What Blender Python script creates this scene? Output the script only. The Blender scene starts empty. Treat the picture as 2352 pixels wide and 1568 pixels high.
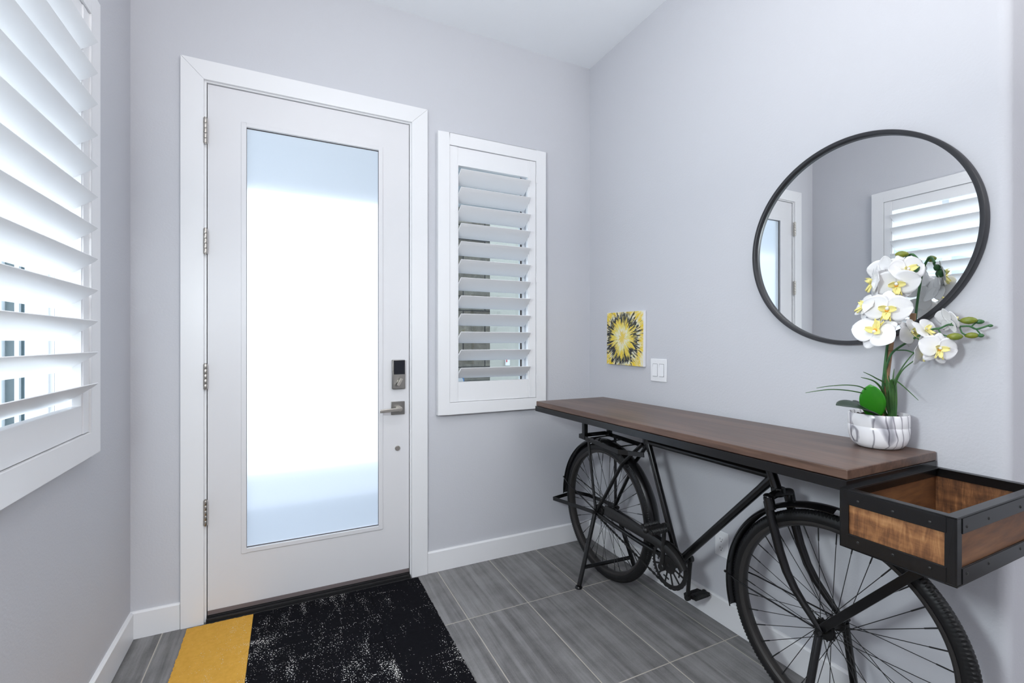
import bpy, bmesh, math, random
from math import sin, cos, pi, radians, sqrt, atan2
from mathutils import Vector, Matrix, Euler

random.seed(7)
SC = bpy.context.scene
COL = SC.collection

# ------------------------------------------------------------------ camera
cam_d = bpy.data.cameras.new('camera')
cam_d.sensor_width = 36.0
cam_d.lens = 36.0 * 1062.0 / 2352.0
cam_d.clip_start = 0.02
cam = bpy.data.objects.new('camera', cam_d)
COL.objects.link(cam)
cam.location = (0, 0, 1.275)
cam.rotation_euler = (pi / 2, 0, -math.atan2(514.0, 1062.0))
SC.camera = cam

# ------------------------------------------------------------------ world, sun, lamps, exposure
world = bpy.data.worlds.new('sky')
SC.world = world
world.use_nodes = True
bg = world.node_tree.nodes['Background']
bg.inputs['Color'].default_value = (0.86, 0.95, 1.06, 1)
bg.inputs['Strength'].default_value = 2.7

def lamp(name, kind, loc, energy, color=(1, 1, 1), target=None, rot=None, **kw):
    d = bpy.data.lights.new(name, kind)
    d.energy = energy
    d.color = color
    for k, v in kw.items():
        setattr(d, k, v)
    o = bpy.data.objects.new(name, d)
    COL.objects.link(o)
    o.location = loc
    if target is not None:
        o.rotation_euler = (Vector(target) - Vector(loc)).to_track_quat('-Z', 'Y').to_euler()
    if rot is not None:
        o.rotation_euler = rot
    return o

lamp('sun', 'SUN', (-9, 1.2, 9), 6.5, (1.0, 0.97, 0.93), target=(0, 0.8, 0), angle=radians(0.6))
# added fill lights without fixtures: overhead, from the left, bounced upward, from behind
lamp('hall_top_fill', 'AREA', (0.35, 0.75, 3.02), 5.0, (1.0, 0.98, 0.955), rot=(0, 0, 0), shape='DISK', size=0.36)  # added overhead light, out of view, for walls and table top
lamp('under_table_fill', 'AREA', (-0.50, 0.50, 1.60), 22, (0.87, 0.965, 1.0), target=(1.5, 1.4, 0.75), shape='DISK', size=0.30)  # added light from the left, filling the wall under the table
lamp('ceiling_bounce_fill', 'AREA', (0.15, 0.0, 1.95), 40, (1.0, 0.985, 0.97), rot=(pi, 0, 0), shape='DISK', size=0.5)  # added light aimed up to brighten the ceiling by bounce
lamp('ceiling_bounce_fill', 'AREA', (1.9, -2.2, 1.9), 88, (1.0, 0.985, 0.97), rot=(pi, 0, 0), shape='DISK', size=0.5)  # added rear light, bounced to brighten the turned end of the right wall
lamp('left_wall_fill', 'AREA', (1.35, -1.1, 1.8), 2.0, (1.0, 0.985, 0.975), target=(-0.6, 2.1, 1.25), shape='DISK', size=0.35, spread=radians(75))  # added light from behind, brightening the left wall

SC.view_settings.view_transform = 'Standard'
SC.view_settings.look = 'None'
SC.view_settings.gamma = 1.0
SC.view_settings.exposure = 0.0
SC.view_settings.use_curve_mapping = False
SC.cycles.use_denoising = True
SC.cycles.max_bounces = 10
SC.cycles.diffuse_bounces = 6
SC.cycles.glossy_bounces = 5
SC.cycles.transmission_bounces = 10
SC.cycles.transparent_max_bounces = 12
SC.cycles.caustics_refractive = True
SC.cycles.sample_clamp_indirect = 6.0

# ------------------------------------------------------------------ material helpers
class NT:
    def __init__(s, name):
        s.m = bpy.data.materials.new(name)
        s.m.use_nodes = True
        s.t = s.m.node_tree
        s.b = s.t.nodes['Principled BSDF']
    def n(s, typ, ins=None, **props):
        nd = s.t.nodes.new(typ)
        for k, v in props.items():
            setattr(nd, k, v)
        if ins:
            for k, v in ins.items():
                s.put(nd.inputs[k], v)
        return nd
    def put(s, sock, v):
        if isinstance(v, bpy.types.NodeSocket):
            s.t.links.new(v, sock)
        else:
            sock.default_value = v
    def P(s, **kw):
        for k, v in kw.items():
            s.put(s.b.inputs[k.replace('_', ' ')], v)
        return s
    def math(s, op, a, b=None, c=None):
        nd = s.n('ShaderNodeMath', operation=op)
        s.put(nd.inputs[0], a)
        if b is not None: s.put(nd.inputs[1], b)
        if c is not None: s.put(nd.inputs[2], c)
        return nd.outputs[0]
    def obj(s):
        return s.n('ShaderNodeTexCoord').outputs['Object']
    def mapping(s, vec, scale=(1, 1, 1), loc=(0, 0, 0), rot=(0, 0, 0)):
        nd = s.n('ShaderNodeMapping')
        s.put(nd.inputs['Vector'], vec)
        nd.inputs['Scale'].default_value = scale
        nd.inputs['Location'].default_value = loc
        nd.inputs['Rotation'].default_value = rot
        return nd.outputs[0]
    def noise(s, vec, scale=5, detail=2, rough=0.5, dist=0.0):
        nd = s.n('ShaderNodeTexNoise')
        s.put(nd.inputs['Vector'], vec)
        nd.inputs['Scale'].default_value = scale
        nd.inputs['Detail'].default_value = detail
        nd.inputs['Roughness'].default_value = rough
        nd.inputs['Distortion'].default_value = dist
        return nd.outputs['Fac']
    def ramp(s, fac, stops, interp='LINEAR'):
        nd = s.n('ShaderNodeValToRGB')
        nd.color_ramp.interpolation = interp
        cr = nd.color_ramp
        while len(cr.elements) < len(stops):
            cr.elements.new(0.5)
        for e, (p, c) in zip(cr.elements, stops):
            e.position = p
            e.color = (*c, 1) if len(c) == 3 else c
        s.put(nd.inputs[0], fac)
        return nd.outputs[0]
    def mix(s, fac, a, b, blend='MIX'):
        nd = s.n('ShaderNodeMix', data_type='RGBA', blend_type=blend)
        s.put(nd.inputs[0], fac)
        s.put(nd.inputs[6], (*a, 1) if isinstance(a, tuple) and len(a) == 3 else a)
        s.put(nd.inputs[7], (*b, 1) if isinstance(b, tuple) and len(b) == 3 else b)
        return nd.outputs[2]
    def bump(s, h, strength=0.2, dist=0.002):
        nd = s.n('ShaderNodeBump')
        nd.inputs['Strength'].default_value = strength
        nd.inputs['Distance'].default_value = dist
        s.put(nd.inputs['Height'], h)
        s.put(s.b.inputs['Normal'], nd.outputs[0])

def plain(name, col, rough=0.5, metal=0.0, spec=0.5, bump=None):
    k = NT(name)
    k.P(Base_Color=(*col, 1), Roughness=rough, Metallic=metal, Specular_IOR_Level=spec)
    if bump:
        k.bump(k.noise(k.obj(), bump[0], 3, 0.6), bump[1], bump[2])
    return k.m

M = {}
M['wall'] = plain('wall_paint', (0.58, 0.585, 0.62), 0.7, 0, 0.25, (110, 0.35, 0.002))
M['ceiling'] = plain('ceiling_paint', (0.84, 0.86, 0.89), 0.8, 0, 0.2, (120, 0.2, 0.002))
M['trim'] = plain('white_trim_paint', (0.80, 0.80, 0.815), 0.35, 0, 0.4)
M['shutter'] = plain('white_shutter_lacquer', (0.82, 0.82, 0.835), 0.3, 0, 0.45)
M['door'] = plain('white_door_paint', (0.72, 0.715, 0.735), 0.4, 0, 0.4)
M['gap'] = plain('dark_gap', (0.08, 0.07, 0.07), 0.8)
M['nickel'] = plain('satin_nickel', (0.52, 0.49, 0.45), 0.32, 1.0)
M['nickel_dark'] = plain('dark_nickel', (0.30, 0.29, 0.275), 0.35, 1.0)
M['screen'] = plain('black_glass', (0.008, 0.009, 0.014), 0.12)
M['sweep'] = plain('brown_door_sweep', (0.17, 0.14, 0.14), 0.5)
M['rubber_black'] = plain('black_threshold', (0.012, 0.012, 0.013), 0.45)
M['metal'] = plain('black_painted_steel', (0.0042, 0.0042, 0.0048), 0.26, 0.0, 0.5, (60, 0.08, 0.001))
M['metal_dull'] = plain('worn_black_steel', (0.010, 0.0095, 0.0095), 0.42, 0.0, 0.45, (90, 0.3, 0.001))
M['tyre'] = plain('black_rubber', (0.0055, 0.0055, 0.006), 0.42, 0.0, 0.4)
M['rim'] = plain('dull_rim', (0.035, 0.032, 0.031), 0.4, 0.3, 0.5)
M['spoke'] = plain('black_spoke', (0.012, 0.012, 0.013), 0.4)
M['mirror'] = plain('mirror_silver', (0.86, 0.88, 0.885), 0.0, 1.0)
M['mframe'] = plain('black_mirror_frame', (0.022, 0.022, 0.026), 0.4)
M['plastic'] = plain('white_plastic', (0.84, 0.84, 0.86), 0.3)
M['slot'] = plain('socket_slot', (0.05, 0.05, 0.055), 0.6)
M['canvas_side'] = plain('white_canvas_edge', (0.82, 0.82, 0.85), 0.7)
M['soil'] = plain('dark_moss', (0.028, 0.022, 0.016), 0.9, 0, 0.3, (90, 1.0, 0.006))
M['bamboo'] = plain('bamboo_stake', (0.42, 0.24, 0.13), 0.5)
M['vinyl'] = plain('white_vinyl_frame', (0.80, 0.81, 0.83), 0.35)
M['white_paint_ext'] = plain('white_exterior_paint', (0.74, 0.77, 0.80), 0.7)
M['ext_glass_dark'] = plain('dark_exterior_panel', (0.035, 0.075, 0.088), 0.25)
M['red'] = plain('red_plastic', (0.5, 0.03, 0.03), 0.4)
M['blue'] = plain('blue_sign_edge', (0.03, 0.22, 0.6), 0.4)
M['petal_yellow'] = plain('yellow_lip', (0.87, 0.78, 0.30), 0.55)
M['orange'] = plain('orange_centre', (0.85, 0.36, 0.02), 0.5)

# --- clear window glass and frosted door glass
def glassmat(name, rough, col, ior=1.45):
    k = NT(name)
    k.P(Base_Color=(*col, 1), Roughness=rough, Transmission_Weight=1.0, IOR=ior)
    return k.m
def thin_glass():
    k = NT('clear_glass')
    a = k.n('ShaderNodeBsdfTransparent', {'Color': (0.93, 0.97, 0.975, 1)})
    g = k.n('ShaderNodeBsdfGlossy', {'Color': (1, 1, 1, 1), 'Roughness': 0.0})
    m = k.n('ShaderNodeMixShader', {0: 0.05}); k.t.links.new(a.outputs[0], m.inputs[1]); k.t.links.new(g.outputs[0], m.inputs[2])
    k.t.links.new(m.outputs[0], k.t.nodes['Material Output'].inputs['Surface'])
    return k.m
M['glass'] = thin_glass()
def frosted():
    k = NT('frosted_glass')
    t = k.t
    a = k.n('ShaderNodeBsdfRefraction', {'Color': (0.96, 0.98, 1, 1), 'Roughness': 0.14, 'IOR': 1.12})
    a2 = k.n('ShaderNodeBsdfRefraction', {'Color': (0.96, 0.98, 1, 1), 'Roughness': 0.42, 'IOR': 1.12})
    b = k.n('ShaderNodeBsdfTranslucent', {'Color': (0.93, 0.97, 1.0, 1)})
    g = k.n('ShaderNodeBsdfGlossy', {'Color': (1, 1, 1, 1), 'Roughness': 0.45})
    ma = k.n('ShaderNodeMixShader', {0: 0.55}); t.links.new(a.outputs[0], ma.inputs[1]); t.links.new(a2.outputs[0], ma.inputs[2])
    m = k.n('ShaderNodeMixShader', {0: 0.35}); t.links.new(ma.outputs[0], m.inputs[1]); t.links.new(b.outputs[0], m.inputs[2])
    m2 = k.n('ShaderNodeMixShader', {0: 0.04}); t.links.new(m.outputs[0], m2.inputs[1]); t.links.new(g.outputs[0], m2.inputs[2])
    t.links.new(m2.outputs[0], t.nodes['Material Output'].inputs['Surface'])
    return k.m
M['frosted'] = frosted()

# --- porcelain floor tile 12 x 24 in, streaked along Y
def floor_mat():
    k = NT('grey_streaked_tile')
    o = k.obj()
    sp = k.n('ShaderNodeSeparateXYZ', {0: o})
    x = k.math('DIVIDE', k.math('SUBTRACT', sp.outputs[0], 0.745), 0.31)
    y = k.math('DIVIDE', k.math('SUBTRACT', sp.outputs[1], 2.0), 0.62)
    fx, fy = k.math('FLOOR', x), k.math('FLOOR', y)
    rx = k.math('ABSOLUTE', k.math('SUBTRACT', k.math('SUBTRACT', x, fx), 0.5))
    ry = k.math('ABSOLUTE', k.math('SUBTRACT', k.math('SUBTRACT', y, fy), 0.5))
    gx = k.math('GREATER_THAN', rx, 0.5 - 0.0021 / 0.31)
    gy = k.math('GREATER_THAN', ry, 0.5 - 0.0021 / 0.62)
    g = k.math('MAXIMUM', gx, gy)
    cell = k.n('ShaderNodeCombineXYZ', {0: fx, 1: fy, 2: 0.0})
    wn = k.n('ShaderNodeTexWhiteNoise', {0: cell.outputs[0]}, noise_dimensions='3D')
    off = k.n('ShaderNodeVectorMath', {0: wn.outputs['Color'], 1: (7.0, 9.0, 3.0)}, operation='MULTIPLY')
    p = k.n('ShaderNodeVectorMath', {0: o, 1: off.outputs[0]}, operation='ADD').outputs[0]
    s1 = k.noise(k.mapping(p, (26, 0.9, 1)), 1.0, 5, 0.62, 0.4)
    s2 = k.noise(k.mapping(p, (150, 7, 1)), 1.0, 3, 0.6)
    s3 = k.noise(p, 9, 4, 0.6)
    gr = k.noise(p, 260, 2, 0.6)
    f = k.math('ADD', k.math('MULTIPLY', s1, 0.55), k.math('MULTIPLY', s2, 0.12))
    f = k.math('ADD', f, k.math('MULTIPLY', s3, 0.22))
    f = k.math('ADD', f, k.math('MULTIPLY', gr, 0.12))
    f = k.math('ADD', f, k.math('MULTIPLY', k.math('SUBTRACT', wn.outputs['Value'], 0.5), 0.03))
    c = k.ramp(f, [(0.33, (0.062, 0.059, 0.058)), (0.45, (0.153, 0.148, 0.148)), (0.54, (0.215, 0.209, 0.210)), (0.70, (0.315, 0.308, 0.312))])
    c = k.mix(g, c, (0.46, 0.42, 0.37))
    k.P(Base_Color=c, Roughness=k.math('ADD', 0.42, k.math('MULTIPLY', g, 0.4)), Specular_IOR_Level=0.4)
    h = k.math('SUBTRACT', k.math('MULTIPLY', f, 0.12), g)
    k.bump(h, 0.35, 0.0015)
    return k.m
M['floor'] = floor_mat()

# --- wood; grain along the chosen axis of the object
def wood(name, stops, scale, rough=0.4, coarse=1.0, curl=0.0, coat=0.0):
    k = NT(name)
    o = k.obj()
    a = k.noise(k.mapping(o, scale), 1.0, 6, 0.62, 0.9 * coarse)
    b = k.noise(k.mapping(o, tuple(v * 6 for v in scale)), 1.0, 3, 0.55, 0.2)
    c = k.noise(k.mapping(o, (2.2, 2.2, 2.2)), 1.0, 3, 0.5, 0.5)
    f = k.math('ADD', k.math('ADD', k.math('MULTIPLY', a, 0.55), k.math('MULTIPLY', b, 0.3)), k.math('MULTIPLY', c, 0.15))
    if curl:
        q = k.noise(k.mapping(o, (30, 85, 14)), 1.0, 3, 0.7, 0.6)
        f = k.math('ADD', f, k.math('MULTIPLY', k.math('SUBTRACT', q, 0.5), curl))
    k.P(Base_Color=k.ramp(f, stops), Roughness=k.math('ADD', rough, k.math('MULTIPLY', b, 0.1)), Specular_IOR_Level=0.5)
    if coat: k.P(Coat_Weight=coat, Coat_Roughness=0.4)
    k.bump(b, 0.12, 0.001)
    return k.m
M['walnut'] = wood('dark_walnut_top', [(0.32, (0.038, 0.018, 0.011)), (0.47, (0.082, 0.042, 0.027)), (0.56, (0.128, 0.070, 0.047)), (0.70, (0.19, 0.113, 0.078))], (16, 1.1, 16), 0.36, coat=0.35)
M['mango_cross'] = wood('brown_crate_wood_long', [(0.33, (0.050, 0.020, 0.008)), (0.46, (0.120, 0.050, 0.020)), (0.57, (0.200, 0.090, 0.036)), (0.70, (0.31, 0.155, 0.068))], (2.0, 14, 12), 0.42, 1.2)
M['mango'] = wood('brown_crate_wood', [(0.33, (0.060, 0.022, 0.008)), (0.46, (0.155, 0.062, 0.022)), (0.57, (0.270, 0.118, 0.043)), (0.70, (0.42, 0.21, 0.085))], (14, 2.4, 10), 0.42, 1.2, 0.5)

# --- carpet tiles
def carpet(name, base, base2, fleck, dens):
    k = NT(name)
    o = k.obj()
    cellx = k.mapping(o, (215, 150, 1))
    wn = k.noise(cellx, 1.0, 1, 0.5)
    col = k.noise(k.mapping(o, (17, 3.2, 1), (3.1, 1.7, 0)), 1.0, 3, 0.65, 0.3)
    row = k.noise(k.mapping(o, (3.2, 19, 1), (9.2, 4.2, 0)), 1.0, 3, 0.65, 0.3)
    big = k.noise(o, 3.1, 2, 0.5)
    s = k.math('ADD', k.math('MAXIMUM', col, k.math('SUBTRACT', row, 0.06)), k.math('MULTIPLY', k.math('SUBTRACT', big, 0.5), 0.45))
    v = k.math('ADD', k.math('MULTIPLY', s, 0.62), k.math('MULTIPLY', wn, 0.80))
    mask = k.ramp(v, [(dens, (0, 0, 0)), (dens + 0.012, (1, 1, 1))])
    tint = k.noise(o, 60, 3, 0.6)
    c = k.mix(tint, base, base2)
    c = k.mix(mask, c, fleck)
    k.P(Base_Color=c, Roughness=0.95, Specular_IOR_Level=0.04)
    k.bump(k.math('ADD', k.noise(o, 420, 2, 0.7), k.math('MULTIPLY', k.noise(o, 40, 2, 0.5), 0.8)), 0.7, 0.006)
    return k.m
M['carpet_dark'] = carpet('charcoal_flecked_carpet', (0.0055, 0.0055, 0.0072), (0.012, 0.0118, 0.015), (0.74, 0.72, 0.69), 0.880)
M['carpet_gold'] = carpet('golden_flecked_carpet', (0.66, 0.345, 0.052), (0.86, 0.48, 0.095), (0.75, 0.60, 0.38), 0.905)

# --- pour painting: radial bursts of yellow, white and black
def painting():
    k = NT('starburst_pour_paint')
    o = k.obj()      # canvas object: y across, z up, origin at the middle of the burst
    sp = k.n('ShaderNodeSeparateXYZ', {0: o})
    y = k.math('MULTIPLY', sp.outputs[1], 1.0)
    z = k.math('MULTIPLY', sp.outputs[2], 0.97)
    r = k.math('SQRT', k.math('ADD', k.math('MULTIPLY', y, y), k.math('MULTIPLY', z, z)))
    ux, uz = k.math('DIVIDE', y, r), k.math('DIVIDE', z, r)
    def rays(fr, rr, ofs):
        c = k.n('ShaderNodeCombineXYZ', {0: k.math('ADD', k.math('MULTIPLY', ux, fr), ofs), 1: k.math('MULTIPLY', uz, fr), 2: k.math('MULTIPLY', r, rr)})
        return k.noise(c.outputs[0], 1.0, 3, 0.6, 0.5)
    fine, mid, wide = rays(15, 14, 0.0), rays(8, 12, 5.0), rays(2.4, 9, 11.0)
    rw = k.math('ADD', r, k.math('MULTIPLY', k.math('SUBTRACT', wide, 0.5), 0.085))
    rw = k.math('ADD', rw, k.math('MULTIPLY', k.math('SUBTRACT', mid, 0.5), 0.10))
    rb = k.math('ADD', rw, k.math('MULTIPLY', k.math('SUBTRACT', fine, 0.5), 0.20))
    yel, wht, blk, olv, pale = (0.80, 0.56, 0.02), (0.84, 0.84, 0.80), (0.018, 0.020, 0.026), (0.46, 0.45, 0.10), (0.76, 0.72, 0.22)
    base = k.ramp(k.math('DIVIDE', rw, 0.22), [(0.0, (0.85, 0.55, 0.01)), (0.13, yel), (0.16, wht), (0.23, wht), (0.27, pale), (0.40, yel), (0.52, pale), (0.62, wht), (0.74, yel), (0.86, (0.86, 0.60, 0.04)), (1.0, wht)], 'LINEAR')
    streak = k.ramp(fine, [(0.44, yel), (0.50, pale), (0.56, wht), (0.60, olv)])
    c = k.mix(0.42, base, streak)
    bm = k.ramp(k.math('DIVIDE', rb, 0.22), [(0.0, (0, 0, 0)), (0.445, (0, 0, 0)), (0.465, (1, 1, 1)), (0.615, (1, 1, 1)), (0.64, (0, 0, 0)), (1.0, (0, 0, 0))])
    c = k.mix(bm, c, blk)
    spl = k.ramp(k.math('ADD', k.math('MULTIPLY', mid, 0.5), k.math('MULTIPLY', fine, 0.5)), [(0.565, (0, 0, 0)), (0.585, (1, 1, 1))])
    inr = k.ramp(k.math('DIVIDE', r, 0.22), [(0.34, (0, 0, 0)), (0.44, (1, 1, 1)), (0.80, (1, 1, 1)), (0.88, (0, 0, 0))])
    c = k.mix(k.math('MULTIPLY', spl, inr), c, blk)
    k.P(Base_Color=c, Roughness=0.3)
    k.bump(fine, 0.3, 0.002)
    return k.m
M['painting'] = painting()

# --- marbled pot
def marble():
    k = NT('marbled_ceramic')
    o = k.mapping(k.obj(), (1, 1, 0.42), rot=(0.0, 0.35, 0.4))
    w = k.n('ShaderNodeTexWave', {'Vector': o, 'Scale': 13.0, 'Distortion': 7.0, 'Detail': 2.5, 'Detail Scale': 1.1}, wave_type='BANDS', bands_direction='X')
    w2 = k.n('ShaderNodeTexWave', {'Vector': o, 'Scale': 5.0, 'Distortion': 9.0, 'Detail': 2.0, 'Detail Scale': 1.4}, wave_type='BANDS', bands_direction='Y')
    v1 = k.ramp(w.outputs['Fac'], [(0.0, (0.30, 0.29, 0.32)), (0.035, (0.55, 0.54, 0.57)), (0.10, (0.84, 0.83, 0.85)), (1.0, (0.88, 0.87, 0.89))])
    v2 = k.ramp(w2.outputs['Fac'], [(0.0, (0.42, 0.42, 0.45)), (0.05, (0.68, 0.67, 0.70)), (0.14, (1, 1, 1)), (1.0, (1, 1, 1))])
    k.P(Base_Color=k.mix(1.0, v1, v2, 'MULTIPLY'), Roughness=0.22)
    return k.m
M['marble'] = marble()

def petal_mat():
    k = NT('white_silk_petal')
    o = k.obj()
    k.P(Base_Color=(0.81, 0.805, 0.815, 1), Roughness=0.5, Specular_IOR_Level=0.3, Transmission_Weight=0.0,
        Subsurface_Weight=0.15, Subsurface_Radius=(0.004, 0.004, 0.004))
    k.bump(k.noise(k.mapping(o, (160, 18, 1)), 1.0, 2), 0.12, 0.001)
    return k.m
M['petal'] = petal_mat()
def leafmat(name, c1, c2, rough, scale):
    k = NT(name)
    k.P(Base_Color=k.mix(k.noise(k.obj(), scale, 3, 0.6), c1, c2), Roughness=rough)
    return k.m
M['leaf_bright'] = leafmat('bright_green_leaf', (0.012, 0.15, 0.008), (0.04, 0.27, 0.012), 0.35, 25)
M['leaf_dark'] = leafmat('dark_green_leaf', (0.016, 0.032, 0.022), (0.05, 0.075, 0.055), 0.35, 25)
M['blade'] = leafmat('green_grass_blade', (0.014, 0.075, 0.030), (0.075, 0.17, 0.03), 0.45, 22)
M['stem'] = leafmat('green_stem', (0.02, 0.10, 0.035), (0.055, 0.17, 0.05), 0.45, 40)
M['bud'] = leafmat('olive_bud', (0.06, 0.14, 0.03), (0.30, 0.29, 0.015), 0.4, 45)
M['bud_dark'] = leafmat('dark_green_bud', (0.018, 0.085, 0.03), (0.05, 0.16, 0.045), 0.4, 45)

def stone():
    k = NT('stacked_ledger_stone')
    o = k.obj()
    sp = k.n('ShaderNodeSeparateXYZ', {0: o})
    v = k.n('ShaderNodeCombineXYZ', {0: k.math('ADD', sp.outputs[0], sp.outputs[1]), 1: sp.outputs[2], 2: 0.0})
    b = k.n('ShaderNodeTexBrick', {'Vector': v.outputs[0], 'Scale': 1.0, 'Mortar Size': 0.006, 'Brick Width': 0.34, 'Row Height': 0.13, 'Color1': (0.27, 0.235, 0.19, 1), 'Color2': (0.46, 0.42, 0.35, 1), 'Mortar': (0.07, 0.065, 0.06, 1)})
    b.offset = 0.37
    n = k.noise(o, 14, 5, 0.65)
    c = k.mix(0.7, b.outputs['Color'], k.ramp(n, [(0.3, (0.35, 0.35, 0.35)), (0.7, (1.15, 1.12, 1.05))]), 'MULTIPLY')
    k.P(Base_Color=c, Roughness=0.9)
    k.bump(k.math('ADD', k.noise(o, 40, 4, 0.6), k.math('MULTIPLY', b.outputs['Fac'], -1.5)), 0.9, 0.012)
    return k.m
M['stone'] = stone()
M['stucco'] = plain('pale_stucco', (0.44, 0.43, 0.385), 0.9, 0, 0.2, (70, 0.6, 0.004))
M['slab_shaded'] = plain('shade_tinted_concrete', (0.28, 0.315, 0.37), 0.85, 0, 0.2, (30, 0.3, 0.004))  # porch shade put into the colour: darker and bluer than the open ground
M['porch_white'] = plain('white_porch_ceiling', (0.86, 0.87, 0.88), 0.8)
M['beam_grey'] = plain('grey_white_beam', (0.52, 0.56, 0.59), 0.8)
M['concrete'] = plain('sunlit_concrete', (0.62, 0.63, 0.64), 0.85, 0, 0.2, (30, 0.3, 0.004))  # lighter copy of the ground colour for the sunlit part

# ------------------------------------------------------------------ mesh helpers
class Mb:
    def __init__(s):
        s.v, s.f = [], []
    def add(s, vs, fs):
        o = len(s.v)
        s.v += [tuple(p) for p in vs]
        s.f += [tuple(i + o for i in f) for f in fs]
        return s
    def box(s, x0, x1, y0, y1, z0, z1):
        vs = [(x, y, z) for x in (x0, x1) for y in (y0, y1) for z in (z0, z1)]
        return s.add(vs, [(0, 1, 3, 2), (4, 6, 7, 5), (0, 4, 5, 1), (2, 3, 7, 6), (0, 2, 6, 4), (1, 5, 7, 3)])
    def bar(s, p0, p1, w, h, up=(0, 0, 1)):
        p0, p1 = Vector(p0), Vector(p1)
        d = (p1 - p0).normalized()
        a = d.cross(Vector(up)).normalized() * (w / 2)
        b = a.normalized().cross(d).normalized() * (h / 2)
        vs = [p + sa * a + sb * b for p in (p0, p1) for sa in (-1, 1) for sb in (-1, 1)]
        return s.add(vs, [(0, 1, 3, 2), (4, 6, 7, 5), (0, 4, 5, 1), (2, 3, 7, 6), (0, 2, 6, 4), (1, 5, 7, 3)])
    def tube(s, path, r, n=12, caps=True, flat=None):
        path = [Vector(p) for p in path]
        rs = r if isinstance(r, (list, tuple)) else [r] * len(path)
        o = len(s.v)
        prev = None
        for i, p in enumerate(path):
            t = (path[min(i + 1, len(path) - 1)] - path[max(i - 1, 0)]).normalized()
            if prev is None:
                ref = Vector((0, 0, 1)) if abs(t.z) < 0.9 else Vector((1, 0, 0))
                a = t.cross(ref).normalized()
            else:
                a = (prev - prev.dot(t) * t).normalized()
            prev = a
            b = t.cross(a)
            fl = 1.0 if flat is None else flat
            for j in range(n):
                q = 2 * pi * j / n
                s.v.append(tuple(p + rs[i] * (cos(q) * a + fl * sin(q) * b)))
        for i in range(len(path) - 1):
            for j in range(n):
                k = (j + 1) % n
                s.f.append((o + i * n + j, o + i * n + k, o + (i + 1) * n + k, o + (i + 1) * n + j))
        if caps:
            s.f.append(tuple(o + j for j in range(n))[::-1])
            s.f.append(tuple(o + (len(path) - 1) * n + j for j in range(n)))
        return s
    def revolve(s, prof, c=(0, 0, 0), axis='x', n=48, a0=0.0, a1=2 * pi, closed=True, radial=None):
        """prof: (radius, offset along axis); closed profile ring by default"""
        full = abs(a1 - a0 - 2 * pi) < 1e-6
        m = n if full else n + 1
        o = len(s.v)
        for i in range(m):
            a = a0 + (a1 - a0) * i / n
            for j, (r, h) in enumerate(prof):
                if radial: r = radial(i, j, r)
                if axis == 'x': p = (h, r * cos(a), r * sin(a))
                elif axis == 'y': p = (r * cos(a), h, r * sin(a))
                else: p = (r * cos(a), r * sin(a), h)
                s.v.append((p[0] + c[0], p[1] + c[1], p[2] + c[2]))
        k = len(prof)
        for i in range(n):
            i2 = (i + 1) % m
            for j in range(k if closed else k - 1):
                j2 = (j + 1) % k
                s.f.append((o + i * k + j, o + i * k + j2, o + i2 * k + j2, o + i2 * k + j))
        if not full and closed:
            s.f.append(tuple(o + j for j in range(k)))
            s.f.append(tuple(o + n * k + j for j in range(k))[::-1])
        return s
    def prism(s, pts, d):
        """pts: list of 3D points (planar outline), d: extrusion vector"""
        n = len(pts)
        d = Vector(d)
        vs = [Vector(p) for p in pts] + [Vector(p) + d for p in pts]
        fs = [tuple(range(n))[::-1], tuple(range(n, 2 * n))]
        fs += [(i, (i + 1) % n, n + (i + 1) % n, n + i) for i in range(n)]
        return s.add(vs, fs)
    def ball(s, c, r, sc=(1, 1, 1), n=14, m=8, rot=None):
        o = len(s.v)
        R = rot or Matrix.Identity(3)
        for i in range(m + 1):
            t = pi * i / m
            for j in range(n):
                q = 2 * pi * j / n
                p = Vector((r * sc[0] * sin(t) * cos(q), r * sc[1] * sin(t) * sin(q), r * sc[2] * cos(t)))
                s.v.append(tuple(R @ p + Vector(c)))
        for i in range(m):
            for j in range(n):
                k = (j + 1) % n
                s.f.append((o + i * n + j, o + i * n + k, o + (i + 1) * n + k, o + (i + 1) * n + j))
        return s

def mesh(mb, name, smooth=32):
    me = bpy.data.meshes.new(name)
    me.from_pydata(mb.v, [], mb.f)
    bm = bmesh.new()
    bm.from_mesh(me)
    bmesh.ops.remove_doubles(bm, verts=bm.verts, dist=1e-6)
    bmesh.ops.recalc_face_normals(bm, faces=bm.faces)
    bm.to_mesh(me)
    bm.free()
    if smooth:
        me.shade_smooth()
        me.set_sharp_from_angle(angle=radians(smooth))
    return me

def obj(name, mb, mat, parent=None, bevel=0.0, smooth=32, solid=0.0, loc=None, rot=None, seg=2):
    me = mb if isinstance(mb, bpy.types.Mesh) else mesh(mb, name, smooth)
    o = bpy.data.objects.new(name, me)
    COL.objects.link(o)
    if mat is not None and not me.materials:
        me.materials.append(mat)
    if parent is not None:
        o.parent = parent
    if loc is not None: o.location = loc
    if rot is not None: o.rotation_euler = rot
    if solid:
        md = o.modifiers.new('thickness', 'SOLIDIFY'); md.thickness = solid; md.offset = 0
    if bevel:
        md = o.modifiers.new('bevel', 'BEVEL'); md.width = bevel; md.segments = seg; md.limit_method = 'ANGLE'; md.angle_limit = radians(40)
        md.harden_normals = False
    return o

def empty(name, parent=None, loc=(0, 0, 0), rot=(0, 0, 0)):
    o = bpy.data.objects.new(name, None)
    o.empty_display_size = 0.05
    COL.objects.link(o)
    o.location = loc
    o.rotation_euler = rot
    if parent is not None: o.parent = parent
    return o

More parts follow.
